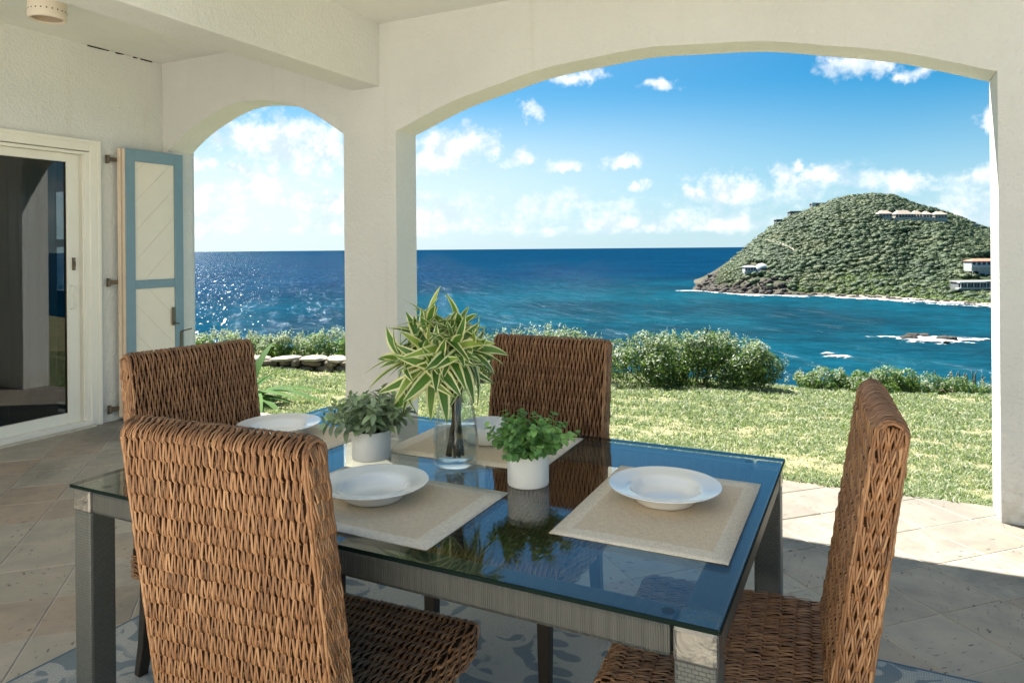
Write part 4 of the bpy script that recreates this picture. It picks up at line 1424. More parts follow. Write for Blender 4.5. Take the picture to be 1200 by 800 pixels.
# rosette heads: centre offset (camera right, towards camera, up), axis tilt, leaves, length
heads = [((.000, .045, .305), (.05, -.85, .30), 24, .150), ((.015, -.01, .375), (.05, -.2, 1.0), 20, .14), ((-.025, .0, .425), (-.12, .0, 1), 12, .13),
         ((-.095, .01, .320), (-.9, -.3, .35), 20, .135), ((.095, .0, .345), (.9, -.1, .45), 20, .14), ((.060, -.03, .41), (.6, .3, .9), 16, .125), ((-.02, .02, .34), (-.4, -.6, .9), 20, .14), ((.05, .03, .355), (.5, -.7, .7), 20, .14), ((-.05, -.02, .39), (-.6, .1, .9), 16, .13)]
crv, cfv = Vector(CR), Vector(CF)
for hi, ((a, b, z), axd, nl, ln) in enumerate(heads):
    a -= .055
    c = crv * a - cfv * b + Vector((0, 0, z))
    ax = (crv * axd[0] + cfv * axd[1] + Vector((0, 0, axd[2]))).normalized()
    # stem from the vase mouth to the head
    foot = Vector((rd.uniform(-.03, .03), rd.uniform(-.03, .03), .026))
    mouth = crv * (.012 + a * .15) + Vector((0, 0, .235))
    MB().tube([tuple(foot), tuple(foot.lerp(mouth, .55)), tuple(mouth), tuple(mouth.lerp(c, .6) + ax * -.01), tuple(c)], [.0052, .005, .0048, .0042, .0035], 7).build('stem', 'stem_brown', dr, True)
    a1 = ax.orthogonal().normalized(); a2 = ax.cross(a1)
    for k in range(nl):
        t = k / nl
        phi = k * 2.399 + rd.uniform(-.2, .2)
        open_ = 0.25 + 1.35 * t + rd.uniform(-.12, .12)
        d = ax * math.cos(open_) + (a1 * math.cos(phi) + a2 * math.sin(phi)) * math.sin(open_)
        o = link('leaf', lf_d[min(3, int(t * 2.6 + rd.random() * 1.3))], dr, c - ax * (.035 * t))
        orient(o, d, rd.uniform(-.35, .35), 1.2 * ln * rd.uniform(.75, 1.15) * (.75 + .35 * t), up=ax if abs(d.dot(ax)) < .97 else Vector((0, 0, 1)))

# ================================================================== GARDEN
# ---- strap-leaved plant outside the left arch
sp = empty('strap_leaf_plant', (-5.42, 4.98, lawn_z(-5.42, 4.98)))
tag(sp, 'green strap leaved lily plant just outside the left arch', 'plant')
lf_l = [leaf_mesh('strap_leaf', 'strap_leaf', 1.0, .13, d_, .3, 12, .55, .7) for d_ in (.12, .4, .8)]
rl = random.Random(5)
for k in range(34):
    az = k * 2.4 + rl.uniform(-.3, .3)
    til = rl.uniform(.05, 1.0)
    o = link('leaf', lf_l[min(2, int(til * 3))], sp, (rl.uniform(-.08, .08), rl.uniform(-.08, .08), 0))
    orient(o, (math.sin(til) * math.cos(az), math.sin(til) * math.sin(az), math.cos(til)), rl.uniform(-.3, .3), rl.uniform(.5, .78))

# ---- bushes
def leaf_cloud(P, N, size, asp, r_, up_bias=0.3, droop=0.0):
    """two-triangle folded leaves at points P facing N"""
    n = len(P)
    N = N + r_.normal(0, .55, (n, 3)); N[:, 2] += up_bias
    N /= np.linalg.norm(N, axis=1, keepdims=True) + 1e-9
    A = np.cross(N, r_.normal(0, 1, (n, 3))); A /= np.linalg.norm(A, axis=1, keepdims=True) + 1e-9
    B = np.cross(N, A)
    s = (size * r_.uniform(.6, 1.3, n))[:, None]
    tip = P + A * s; tail = P - A * s
    l = P + B * s * asp + N * s * .15; q = P - B * s * asp + N * s * .15
    V = np.stack([tail, q, tip, l], 1).reshape(-1, 3)
    i0 = np.arange(n)[:, None] * 4
    F = np.concatenate([i0 + np.array([[0, 1, 2]]), i0 + np.array([[0, 2, 3]])], 0)
    return V, F

def make_bush(label, px0, px1, ytop, ybase, n_leaf, leaf_m='bush_leaf', silver=0.25, sprig=70, depth=0.55, lsize=0.030, seed=0, dist=None, cat='bush', sprig_h=.16, name='bush', group='shrubs along the far edge of the lawn'):
    r_ = np.random.default_rng(100 + seed)
    # stand on the lawn at the base pixel
    pxm = (px0 + px1) / 2
    rr = ray(pxm, ybase)
    d = dist
    if d is None:
        d = 5.0
        for _ in range(4000):
            p = np.array([0, 0, CAM_H]) + rr * d
            if p[2] <= lawn_z(p[0], p[1]): break
            d += .01
    base = np.array([0, 0, CAM_H]) + rr * d
    gz = float(lawn_z(base[0], base[1]))
    hw_ = (px1 - px0) / 2 / FPX * d
    H = (ybase - ytop) / FPX * d
    if dist is not None:
        H = H + (base[2] - gz)
    root = empty(name, (base[0], base[1], gz))
    tag(root, label, cat, group)
    dp = hw_ * depth + .15
    ctr = CF * (dp * .75)
    ctr[2] = max(-.08, float(lawn_z(base[0] + ctr[0], base[1] + ctr[1])) - gz)
    # lumps
    nl = max(16, int(hw_ * 24))
    lx = r_.uniform(-.86, .86, nl); ly = r_.uniform(-.7, .8, nl)
    hprof = np.sqrt(np.clip(1 - np.abs(lx) ** 2.6 * .75 - ly ** 2 * .35, .05, 1))
    lz = r_.uniform(.12, .74, nl) * hprof
    lr = r_.uniform(.24, .38, nl) * (.75 + .35 * hprof)
    which = r_.integers(0, nl, n_leaf)
    u = r_.normal(0, 1, (n_leaf, 3)); u /= np.linalg.norm(u, axis=1, keepdims=True)
    rad = lr[which] * r_.uniform(.55, 1.05, n_leaf) ** .6
    L = np.stack([lx[which] * hw_, ly[which] * dp, lz[which] * H], 1)
    L = L + u * rad[:, None] * np.array([min(H * 1.1, hw_), min(H * 1.1, dp), H])
    L[:, 2] = np.abs(L[:, 2]) + .02
    L = L[(np.abs(L[:, 0]) < hw_ * 1.08)]
    u = u[:len(L)] if len(u) == len(L) else (L - np.array([0, 0, H * .4])) / np.linalg.norm(L - np.array([0, 0, H * .4]), axis=1, keepdims=True)
    toW = lambda q: ctr + q[:, :1] * CR + q[:, 1:2] * CF + q[:, 2:] * np.array([0, 0, 1.0])
    Pw = toW(L); Nw = u[:, :1] * CR + u[:, 1:2] * CF + u[:, 2:] * np.array([0, 0, 1.0])
    mi = (r_.random(len(L)) < silver * np.clip((L[:, 2] / H - .45) * 2.0, .06, 1)).astype(int)
    V1, F1 = leaf_cloud(Pw, Nw, lsize, .42, r_)
    M1 = np.tile(mi, 2)
    # sprigs of pale leaves rising above the crown
    Vs, Fs, Ms = [V1], [F1], [M1]
    off = len(V1)
    stems = MB()
    if sprig:
        for k in range(sprig):
            x = r_.uniform(-1.0, 1.0); y = r_.uniform(-.6, .5)
            hp = math.sqrt(max(.06, 1 - abs(x) ** 2.6 * .75 - y * y * .35))
            z0 = H * hp * .80
            ln = sprig_h * r_.uniform(.5, 1.5) * (H ** .5)
            dirv = np.array([x * .35 + r_.normal(0, .22) + .12, r_.normal(0, .2), 1.0]); dirv /= np.linalg.norm(dirv)
            m = 11
            tt = np.linspace(0, 1, m)
            c = np.array([x * hw_, y * dp, z0]) + dirv * (ln * tt)[:, None] + np.array([.3, 0, -.15]) * (ln * tt ** 2)[:, None] * r_.normal(0, .5)
            q = np.repeat(c, 2, 0) + r_.normal(0, .018, (2 * m, 3))
            V2, F2 = leaf_cloud(toW(q), np.tile(np.array([0, 0, 1.0]), (len(q), 1)) + r_.normal(0, .8, (len(q), 3)), lsize * .8, .40, r_, .1)
            Vs.append(V2); Fs.append(F2 + off); Ms.append(np.ones(len(F2), int)); off += len(V2)
            cw = toW(c[[0, 5, 10]])
            stems.tube([tuple(p) for p in cw], [.004, .003, .002], 4, cap=False)
    for k in range(14):
        x = r_.uniform(-.75, .75)
        a = np.array([[x * .7 * hw_, 0, 0], [x * hw_, r_.normal(0, .15), H * .3], [x * hw_ * 1.05, r_.normal(0, .2), H * .65]])
        stems.tube([tuple(p) for p in toW(a)], [.016, .012, .006], 5)
    link('crown', np_mesh('crown', np.concatenate(Vs), np.concatenate(Fs), [leaf_m, 'silver_leaf'], False, np.concatenate(Ms)), root)
    tag(stems.build('stem', 'twig', root), kind='stuff')
    return root

make_bush('big rounded leafy bush with silvery tips right of the middle chair', 712, 924, 388, 457, 26000, silver=.22, sprig=95, lsize=.028, seed=1)
make_bush('leafy bush whose silvery tips show just above the far chair', 545, 716, 386, 449, 12000, silver=.35, sprig=80, lsize=.026, seed=2, sprig_h=.20)
make_bush('low leafy bush just left of the right end chair', 936, 1022, 434, 458, 6000, 'low_bush_leaf', .25, 24, lsize=.024, seed=3, sprig_h=.12, depth=.5)
make_bush('tallest bright green bush behind the right end chair', 1006, 1096, 430, 462, 8000, 'low_bush_leaf', .15, 24, lsize=.024, seed=4, sprig_h=.10, depth=.5)
make_bush('trailing low green shrub between the right end chair and the pillar', 1076, 1185, 437, 462, 9000, 'low_bush_leaf', .14, 14, lsize=.022, seed=5, sprig_h=.10, depth=.4, dist=10.9)
make_bush('silvery tipped bush at the left edge of the left arch', 205, 300, 392, 424, 5000, 'low_bush_leaf', .3, 70, lsize=.027, seed=6, dist=13.0, sprig_h=.2)
make_bush('bright green silvery tipped bush behind the stone wall', 296, 362, 394, 416, 4200, 'low_bush_leaf', .2, 70, lsize=.027, seed=7, dist=12.8, sprig_h=.2)
make_bush('silvery tipped bush behind the stone wall beside the middle pillar', 350, 440, 388, 414, 4600, 'low_bush_leaf', .2, 80, lsize=.027, seed=8, dist=12.6, sprig_h=.22)
make_bush('pale leafy bush partly hidden by the cuttings in the vase', 470, 565, 386, 446, 5000, 'bush_leaf', .45, 80, lsize=.026, seed=9, sprig_h=.18)

# grey columnar cactus clumps on the right
def cactus(label, px, py, n, hgt, seed, d=11.6):
    r_ = random.Random(seed)
    b = at_depth(px, py, d)
    gz = b[2]
    root = empty('cactus_clump', (b[0], b[1], gz))
    tag(root, label, 'cactus', 'grey cactus clumps by the lawn edge')
    for k in range(n):
        x, y = r_.gauss(0, .18), r_.gauss(0, .10)
        h = hgt * r_.uniform(.35, 1.0)
        pts = [(x * .9, y, -.3), (x * .95, y, h * .5), (x + r_.gauss(0, .015), y, h)]
        mb = MB().tube(pts, [.010, .012, .005], 6)
        mb.build('stem', 'cactus_leaf', root, True)
cactus('grey upright cactus clump behind the trailing shrub', 1112, 446, 12, .15, 1)
cactus('grey cactus clump beside the right pillar', 1148, 446, 14, .17, 2)

# ---- low dry-stone wall on the left
sw = empty('stone_wall', (0, 0, 0))
tag(sw, 'low dry stone garden wall seen through the left arch', 'wall')
wa = at_depth(283, 431.5, 11.25); wb = at_depth(470, 431.5, 11.05)
wdir = (wb - wa); wdir[2] = 0; WL = np.linalg.norm(wdir); wdir /= WL
wn = np.array([-wdir[1], wdir[0], 0])
rw = random.Random(9)
def stone(c, sx, sy, sz):
    mb = MB()
    n = 8
    vs, fs = [], []
    for zi, (zz, k) in enumerate(((-1, .86), (-.45, 1.0), (.5, .98), (1, .82))):
        for j in range(n):
            a = 2 * math.pi * (j + .5) / n
            ca, sa = math.cos(a), math.sin(a)
            m = max(abs(ca), abs(sa)) ** .8
            q = rw.uniform(.90, 1.06) * k
            vs.append((ca / m * sx * q, sa / m * sy * q, zz * sz * rw.uniform(.9, 1.06)))
    for i in range(3):
        for j in range(n):
            fs.append((i * n + j, i * n + (j + 1) % n, (i + 1) * n + (j + 1) % n, (i + 1) * n + j))
    fs += [tuple(range(n))[::-1], tuple(3 * n + j for j in range(n))]
    o = mb.add(vs, fs).build('stone', 'field_stone', sw, False, bevel=.006)
    o.location = c
    o.rotation_euler = (rw.gauss(0, .06), rw.gauss(0, .06), math.atan2(wdir[1], wdir[0]) + rw.gauss(0, .05))
base_z = float(lawn_z(*((wa + wb) / 2)[:2])) - .02
for course, (zc, hh_) in enumerate(((.055, .055), (.150, .045))):
    s_ = rw.uniform(-.1, .05)
    while s_ < WL:
        w = rw.uniform(.07, .19)
        c = wa + wdir * (s_ + w)
        stone((c[0], c[1], base_z + zc + rw.gauss(0, .008)), w * .98, .16, hh_ * rw.uniform(.85, 1.1))
        s_ += 2 * w
gm = MB()
c = (wa + wb) / 2
gm.obox((c[0] + wn[0] * .05, c[1] + wn[1] * .05, base_z + .08), wdir * (WL / 2), wn * .13, (0, 0, .10))
gm.build('core', 'wall_gap', sw)
s_ = 0
while s_ < WL:
    w = rw.uniform(.13, .26)
    c = wa + wdir * (s_ + w)
    stone((c[0], c[1], base_z + .212 + rw.gauss(0, .004)), w * .99, .18, .026)
    s_ += 2 * w
for o in [x for x in sw.children if x.location.z > base_z + .205 and x.name.startswith('stone')]:
    o.name = 'coping_stone'
    o.data.materials[0] = MATS['coping_mortar']

# ================================================================== HEADLAND ACROSS THE BAY
# surveyed shoreline (photograph points on the water) and ridge line (points with a distance)
SHORE = [(818, 340.5), (832, 342), (850, 343.5), (880, 345), (910, 346), (960, 347), (1000, 349), (1040, 351), (1080, 353), (1120, 355.5), (1165, 359), (1230, 364), (1320, 372)]
RIDGE = [(818, 337, 505), (828, 331, 510), (842, 318, 518), (858, 304, 528), (874, 291, 538), (890, 277, 548), (908, 264, 558), (930, 251, 568), (952, 244, 575), (975, 234, 585), (1000, 228, 594),
         (1022, 226, 600), (1045, 227, 604), (1070, 237, 602), (1090, 242, 598), (1112, 249, 592), (1135, 258, 584), (1160, 267, 574), (1200, 278, 560), (1250, 290, 540), (1320, 300, 520)]
sh_px = np.array([s[0] for s in SHORE], float)
sh_xyz = np.array([at_z(px, py, SEA_Z) for px, py in SHORE])
rg_px = np.array([s[0] for s in RIDGE], float)
rg_xyz = np.array([at_depth(px, py + 3.0, d) for px, py, d in RIDGE])
def shore(p): return np.stack([np.interp(p, sh_px, sh_xyz[:, k]) for k in range(3)], -1)
def ridge(p): return np.stack([np.interp(p, rg_px, rg_xyz[:, k]) for k in range(3)], -1)
def hill(p, s):
    """p along the headland, s: 0 shoreline, 1 ridge, 2 far shore"""
    p = np.asarray(p, float); s = np.asarray(s, float)
    S, G = shore(p), ridge(p)
    f = np.clip(s, 0, 1)[..., None]
    base = S * (1 - f) + G * f
    # rise: steeper at the foot, rounding off at the ridge
    ff = np.clip(s, 0, 1)
    bank = np.clip((p - 900) / 150, 0, 1)
    prof_l = 1 - (1 - ff) ** 1.25
    prof_r = np.where(ff < .06, ff * .35, ff * .35 * 0 + (.021 + (ff - .06) / .94 * (1 - .021)) ** 1.0)
    prof_r = prof_r * (1.0 + 0.18 * np.sin(np.pi * ff))
    prof = prof_l * (1 - bank) + prof_r * bank
    z = SEA_Z + (G[..., 2] - SEA_Z) * prof
    gul = 1.6 * np.sin(p * .05 + 5 * ff) * np.sin(np.pi * ff) + .5 * np.sin(p * .13 + 1.0 - 9 * ff) * np.sin(np.pi * ff)
    z = z + gul
    b = np.clip(s - 1, 0, 1)
    back = G + (CF * 170 + CR * 30) * b[..., None]
    zb = G[..., 2] + (SEA_Z - 2 - G[..., 2]) * (b ** 1.6)
    x = np.where(s > 1, back[..., 0], base[..., 0]); y = np.where(s > 1, back[..., 1], base[..., 1])
    return np.stack([x, y, np.where(s > 1, zb, z)], -1)
pp = np.linspace(818, 1320, 131)
ss = np.concatenate([[-.02], np.linspace(0, 1, 41), np.linspace(1.05, 2, 14)])
PP, SS = np.meshgrid(pp, ss)
HV = hill(PP, SS)
HV[0, :, 2] -= 3
idx = np.arange(len(pp) * len(ss)).reshape(len(ss), len(pp))
fc = np.stack([idx[:-1, :-1], idx[:-1, 1:], idx[1:, 1:], idx[1:, :-1]], -1).reshape(-1, 4)
hl = link('headland', np_mesh('headland', HV.reshape(-1, 3), fc, 'hill_soil', True))
tag(hl, kind='structure')

def on_hill(px, py):
    """(p, s) of the hillside point under a photograph point: march up the slope"""
    best = None
    for p in np.linspace(px - 12, px + 12, 25):
        s = np.linspace(0, 1.0, 200)
        P = hill(np.full_like(s, p), s) - np.array([0, 0, CAM_H])
        d = P @ CF
        uu = FPX * (P @ CR) / d; vv = -FPX * P[:, 2] / d
        X = 600 + uu * math.cos(ROLL) + vv * math.sin(ROLL); Y = HY - uu * math.sin(ROLL) + vv * math.cos(ROLL)
        e = (X - px) ** 2 + (Y - py) ** 2
        k = int(np.argmin(e))
        if best is None or e[k] < best[0]:
            best = (e[k], p, s[k])
    return best[1], best[2]

# clearings: buildings and tracks (photograph boxes kept free of crowns)
CLEAR = [(1032, 1100, 251, 259), (876, 902, 309, 320), (909, 942, 242, 250), (955, 972, 235, 241), (1128, 1185, 303, 323), (1108, 1185, 328, 343)]
def to_px(P):
    Q = P - np.array([0, 0, CAM_H])
    d = Q @ CF
    uu = FPX * (Q @ CR) / d; vv = -FPX * Q[:, 2] / d
    return 600 + uu * math.cos(ROLL) + vv * math.sin(ROLL), HY - uu * math.sin(ROLL) + vv * math.cos(ROLL)

# ---- woodland on the headland (reads as one mass)
def ico():
    t = (1 + 5 ** .5) / 2
    v = np.array([(-1, t, 0), (1, t, 0), (-1, -t, 0), (1, -t, 0), (0, -1, t), (0, 1, t), (0, -1, -t), (0, 1, -t), (t, 0, -1), (t, 0, 1), (-t, 0, -1), (-t, 0, 1)], float)
    v /= np.linalg.norm(v[0])
    f = [(0, 11, 5), (0, 5, 1), (0, 1, 7), (0, 7, 10), (0, 10, 11), (1, 5, 9), (5, 11, 4), (11, 10, 2), (10, 7, 6), (7, 1, 8), (3, 9, 4), (3, 4, 2), (3, 2, 6), (3, 6, 8), (3, 8, 9), (4, 9, 5), (2, 4, 11), (6, 2, 10), (8, 6, 7), (9, 8, 1)]
    return v, f
IV, IF = ico()
def subdiv(v, f):
    v = [tuple(x) for x in v]; cache = {}; nf = []
    def mid(a, b):
        k = (min(a, b), max(a, b))
        if k not in cache:
            m = (np.array(v[a]) + np.array(v[b])) / 2
            v.append(tuple(m / np.linalg.norm(m))); cache[k] = len(v) - 1
        return cache[k]
    for a, b, c in f:
        ab, bc, ca = mid(a, b), mid(b, c), mid(c, a)
        nf += [(a, ab, ca), (b, bc, ab), (c, ca, bc), (ab, bc, ca)]
    return np.array(v), np.array(nf)
IV2, IF2 = subdiv(IV, IF)
def forest(n, seed, smin, smax, rlo, rhi, leaf_n, plo=828, phi=1235, shear=0.0, bare=True):
    r_ = np.random.default_rng(seed)
    p = r_.uniform(plo, phi, n); s = smin + (smax - smin) * r_.random(n) ** .8
    C = hill(p, s)
    X, Y = to_px(C)
    ok = np.ones(n, bool)
    for (a, b, c, d) in CLEAR:
        ok &= ~((X > a) & (X < b) & (Y > c - 2) & (Y < d + 1))
    if bare:       # rocky point on the left keeps only scattered scrub
        ok &= ~((p < 925) & (s < .20 + .16 * np.clip((900 - p) / 80, -.3, 1)) & (r_.random(n) < .86))
    C = C[ok]; p = p[ok]; n = len(C)
    rad = (rlo + (rhi - rlo) * r_.random(n) ** 1.8) * np.clip((p - 800) / 70, .45, 1)
    # core lumps
    IVx, IFx = IV, np.array(IF)
    k = len(IVx)
    sc = np.stack([rad * r_.uniform(.9, 1.3, n), rad * r_.uniform(.9, 1.3, n), rad * r_.uniform(.6, .9, n)], 1)
    bumpy = 1 + r_.normal(0, .16, (n, k))
    Vc = C[:, None, :] + IVx[None] * bumpy[..., None] * sc[:, None, :] * .86 + np.array([0, 0, 1]) * (rad * .25)[:, None, None]
    Vc = Vc + (Vc[..., 2:] - C[:, None, 2:]) * shear * CR
    V1 = Vc.reshape(-1, 3); F1 = (np.arange(n)[:, None, None] * k + IFx[None]).reshape(-1, 3)
    # leaf sprays
    m = leaf_n
    u = r_.normal(0, 1, (n, m, 3)); u[..., 2] = np.abs(u[..., 2]) * 1.1 - .2
    u /= np.linalg.norm(u, axis=2, keepdims=True)
    Pl = C[:, None] + u * sc[:, None] * r_.uniform(.85, 1.15, (n, m, 1)) + np.array([0, 0, 1]) * (rad * .25)[:, None, None]
    Pl = Pl + (Pl[..., 2:] - C[:, None, 2:]) * shear * CR
    V2, F2 = leaf_cloud(Pl.reshape(-1, 3), u.reshape(-1, 3), .42, .6, r_, .3)
    return np.concatenate([V1, V2]), np.concatenate([F1, F2 + len(V1)])
V_, F_ = forest(13000, 31, .05, 1.04, 1.0, 3.2, 20)
wood = link('woodland', np_mesh('woodland', V_, F_, 'forest_leaf'))
tag(wood, 'dense dark green scrub woodland covering the headland hill', 'woodland', kind='stuff')
V_, F_ = forest(2600, 32, .035, .17, .7, 1.7, 14, 935, 1235, .6, False)
scrub = link('shore_scrub', np_mesh('shore_scrub', V_, F_, 'shore_scrub_leaf'))
tag(scrub, 'bright yellow green scrub along the foot of the headland', 'scrub', kind='stuff')

# ---- rocks along the point
def rock_mesh(seed):
    r_ = np.random.default_rng(seed)
    v = IV2 * (1 + r_.normal(0, .2, (len(IV2), 1))) * np.array([1.2, 1.0, .75])
    return np_mesh('rock', v, IF2, 'shore_rock')
rocks = [rock_mesh(60 + k) for k in range(5)]
rk = random.Random(4)
ro = empty('rocky_point', tuple(hill(np.array(840.), np.array(.05))))
tag(ro, 'jagged grey rocks at the tip of the headland above the surf', 'rocks')
orig = np.array(ro.location)
for k in range(230):
    p = 820 + 108 * rk.random() ** 1.15
    s = rk.uniform(-.01, .22) * (1.1 if p < 870 else .8)
    if k % 3 == 0:
        p = 816 + 26 * rk.random(); s = rk.uniform(0, 1.05)
    c = hill(np.array(p), np.array(max(s, 0.0))) - orig
    o = link('rock', rocks[k % 5], ro, tuple(c))
    sc = (.7 + 2.2 * rk.random() ** 2) * (1.0 if p < 880 else .8)
    if k % 3 == 0: sc = 1.2 + 2.2 * rk.random()
    o.scale = (sc * rk.uniform(.8, 1.4), sc, sc * rk.uniform(.7, 1.3)); o.rotation_euler = (rk.uniform(-.4, .4), rk.uniform(-.4, .4), rk.uniform(0, 6.3))
# beach boulders further along
be = empty('beach_boulders', tuple(hill(np.array(1010.), np.array(.0))))
tag(be, 'scattered pale boulders on the strip of beach below the hill', 'rocks')
orig = np.array(be.location)
for k in range(110):
    p = rk.uniform(915, 1180)
    c = hill(np.array(p), np.array(rk.uniform(.0, .03))) - orig
    o = link('boulder', rocks[k % 5], be, tuple(c))
    sc = rk.uniform(.4, 1.1)
    o.scale = (sc * 1.3, sc, sc * .8); o.rotation_euler = (0, 0, rk.uniform(0, 6.3))

# ---- surf
def strip(name, label, pts_in, pts_out, zoff=.06):
    n = len(pts_in)
    vs, fs, uv = [], [], []
    R_ = 5
    for j in range(R_):
        t = j / (R_ - 1)
        for i in range(n):
            q = pts_in[i] * (1 - t) + pts_out[i] * t
            vs.append((q[0], q[1], SEA_Z + zoff + .25 * math.sin(math.pi * t)))
            uv.append((i / n, 1.0 - abs(2 * t - .7) * .62))
    for j in range(R_ - 1):
        for i in range(n - 1):
            fs.append((j * n + i, j * n + i + 1, (j + 1) * n + i + 1, (j + 1) * n + i))
    me = np_mesh(name, vs, fs, 'sea_foam', True)
    lay = me.uv_layers.new(name='UVMap')
    li = np.zeros(len(me.loops), np.int32); me.loops.foreach_get('vertex_index', li)
    lay.data.foreach_set('uv', np.array(uv, np.float32)[li].ravel())
    o = link(name, me)
    tag(o, label, 'surf', kind='stuff')
    return o
pxs = np.linspace(792, 1235, 120)
S_ = shore(np.clip(pxs, 818, 1320))
S_[pxs < 818] -= CR * ((818 - pxs[pxs < 818]) / FPX * 500)[:, None]
wob = (6 + 5 * np.sin(pxs * .11) + 4 * np.sin(pxs * .037 + 1) + 3 * np.sin(pxs * .31)) * np.clip((pxs - 780) / 40, .8, 1.3)
strip('surf', 'white surf line breaking along the foot of the headland', S_ + CF * 3.0, S_ - CF * (wob[:, None] + 6))
S2 = S_ - CF * 24
sel = slice(70, 118)
strip('surf', 'second thin line of surf off the beach near the right pillar', (S2 + CF * 2)[sel], (S2 - CF * 3.5)[sel])
# offshore reef with breaking water
rc = at_z(1090, 397.5, SEA_Z)
def blob(name, label, c, a, b, seed, ang=0.0):
    r_ = np.random.default_rng(seed)
    n = 48; rings = 6
    vs = [(c[0], c[1], SEA_Z + .5)]; uv = [(0, 1.1)]; fs = []
    ph = r_.uniform(0, 6.3, 6)
    for k in range(1, rings + 1):
        t = k / rings
        for j in range(n):
            th = 2 * math.pi * j / n
            w = 1 + .18 * math.sin(3 * th + ph[0]) + .12 * math.sin(5 * th + ph[1]) + .08 * math.sin(9 * th + ph[2])
            q = CR * (a * t * w * math.cos(th)) + CF * (b * t * w * math.sin(th))
            vs.append((c[0] + q[0], c[1] + q[1], SEA_Z + .08 + .4 * (1 - t)))
            uv.append((0, 1.12 - t * .95))
    for j in range(n):
        fs.append((0, 1 + j, 1 + (j + 1) % n, 1 + (j + 1) % n))
    for k in range(rings - 1):
        for j in range(n):
            fs.append((1 + k * n + j, 1 + (k + 1) * n + j, 1 + (k + 1) * n + (j + 1) % n, 1 + k * n + (j + 1) % n))
    tri = [f[:3] for f in fs[:n]]
    quad = fs[n:]
    tr = tri + [q for f in quad for q in ((f[0], f[1], f[2]), (f[0], f[2], f[3]))]
    me = np_mesh(name, vs, tr, 'sea_foam', True)
    lay = me.uv_layers.new(name='UVMap')
    li = np.zeros(len(me.loops), np.int32); me.loops.foreach_get('vertex_index', li)
    lay.data.foreach_set('uv', np.array(uv, np.float32)[li].ravel())
    o = link(name, me)
    tag(o, label, 'surf', kind='stuff')
blob('surf', 'white water breaking over the offshore reef rocks', rc, 15.5, 11.0, 3)
blob('surf', 'pale streak of foam trailing right of the reef rocks', rc + CR * 12 - CF * 2.5, 9.0, 3.0, 4)
blob('surf', 'small patch of foam on the water between bush and reef', at_z(985, 418, SEA_Z), 4.0, 3.2, 5)
blob('surf', 'smaller wisp of foam left of the reef', at_z(978, 414.5, SEA_Z) - CR * 2, 2.6, 1.6, 6)
rf_ = empty('reef_rocks', tuple(rc))
tag(rf_, 'dark wet rocks of the small reef offshore', 'rocks')
for k, (a, b, sc) in enumerate(((-6, 1, 1.5), (-4.5, .5, 1.1), (-1.5, 5, 1.2), (0.5, 5.5, 1.0), (2.5, 4.5, 1.2), (3.5, -1, 1.7), (5.5, -1.2, 1.5), (4.6, -.4, 1.6), (-.8, -6, .8), (7, 0, 1.0))):
    q = CR * a + CF * b * 1.6
    o = link('rock', rocks[k % 5], rf_, (q[0], q[1], .45))
    o.scale = (sc * 1.2, sc, sc * .62); o.rotation_euler = (0, 0, k * 1.3)

# ---- houses on the headland.  local frame: x to the viewer's right, y away from the viewer
def house(name, label, px, py, rz=0.0, cat='house', lift=0.0):
    p, s = on_hill(px, py)
    c = hill(np.array(p), np.array(s))
    o = empty(name, (c[0], c[1], c[2] + lift), YAW + rz)
    tag(o, label, cat, 'houses on the headland')
    return o
def hip(mb, x0, x1, y0, y1, z0, z1, over=.6):
    x0 -= over; x1 += over; y0 -= over; y1 += over
    w = min(x1 - x0, y1 - y0) / 2 * .92
    cx0, cx1 = x0 + w, x1 - w
    cy0, cy1 = y0 + w, y1 - w
    vs = [(x0, y0, z0), (x1, y0, z0), (x1, y1, z0), (x0, y1, z0), (cx0, cy0, z1), (cx1, cy0, z1), (cx1, cy1, z1), (cx0, cy1, z1)]
    mb.add(vs, [(0, 1, 5, 4), (1, 2, 6, 5), (2, 3, 7, 6), (3, 0, 4, 7), (4, 5, 6, 7), (3, 2, 1, 0)])
    return mb
def block(root, x0, x1, y0, y1, z0, z1, wall_m, wins, roof_m=None, roof='hip', rh=1.6, wz=None):
    MB().box(x0, x1, y0, y1, z0 - 4, z1).build('wall', wall_m, root)
    zz0, zz1 = wz or (z0 + .5, z1 - .6)
    if wins:
        w = (x1 - x0) / wins
        for k in range(wins):
            a = x0 + w * (k + .18); b = x0 + w * (k + .82)
            MB().box(a, b, y0 - .12, y0 - .02, zz0, zz1).build('window', 'far_window', root)
    if roof_m:
        mb = MB()
        if roof == 'hip': hip(mb, x0, x1, y0, y1, z1 + .02, z1 + rh)
        else: mb.box(x0 - .5, x1 + .5, y0 - .6, y1 + .5, z1 + .02, z1 + rh)
        mb.build('roof', roof_m, root)
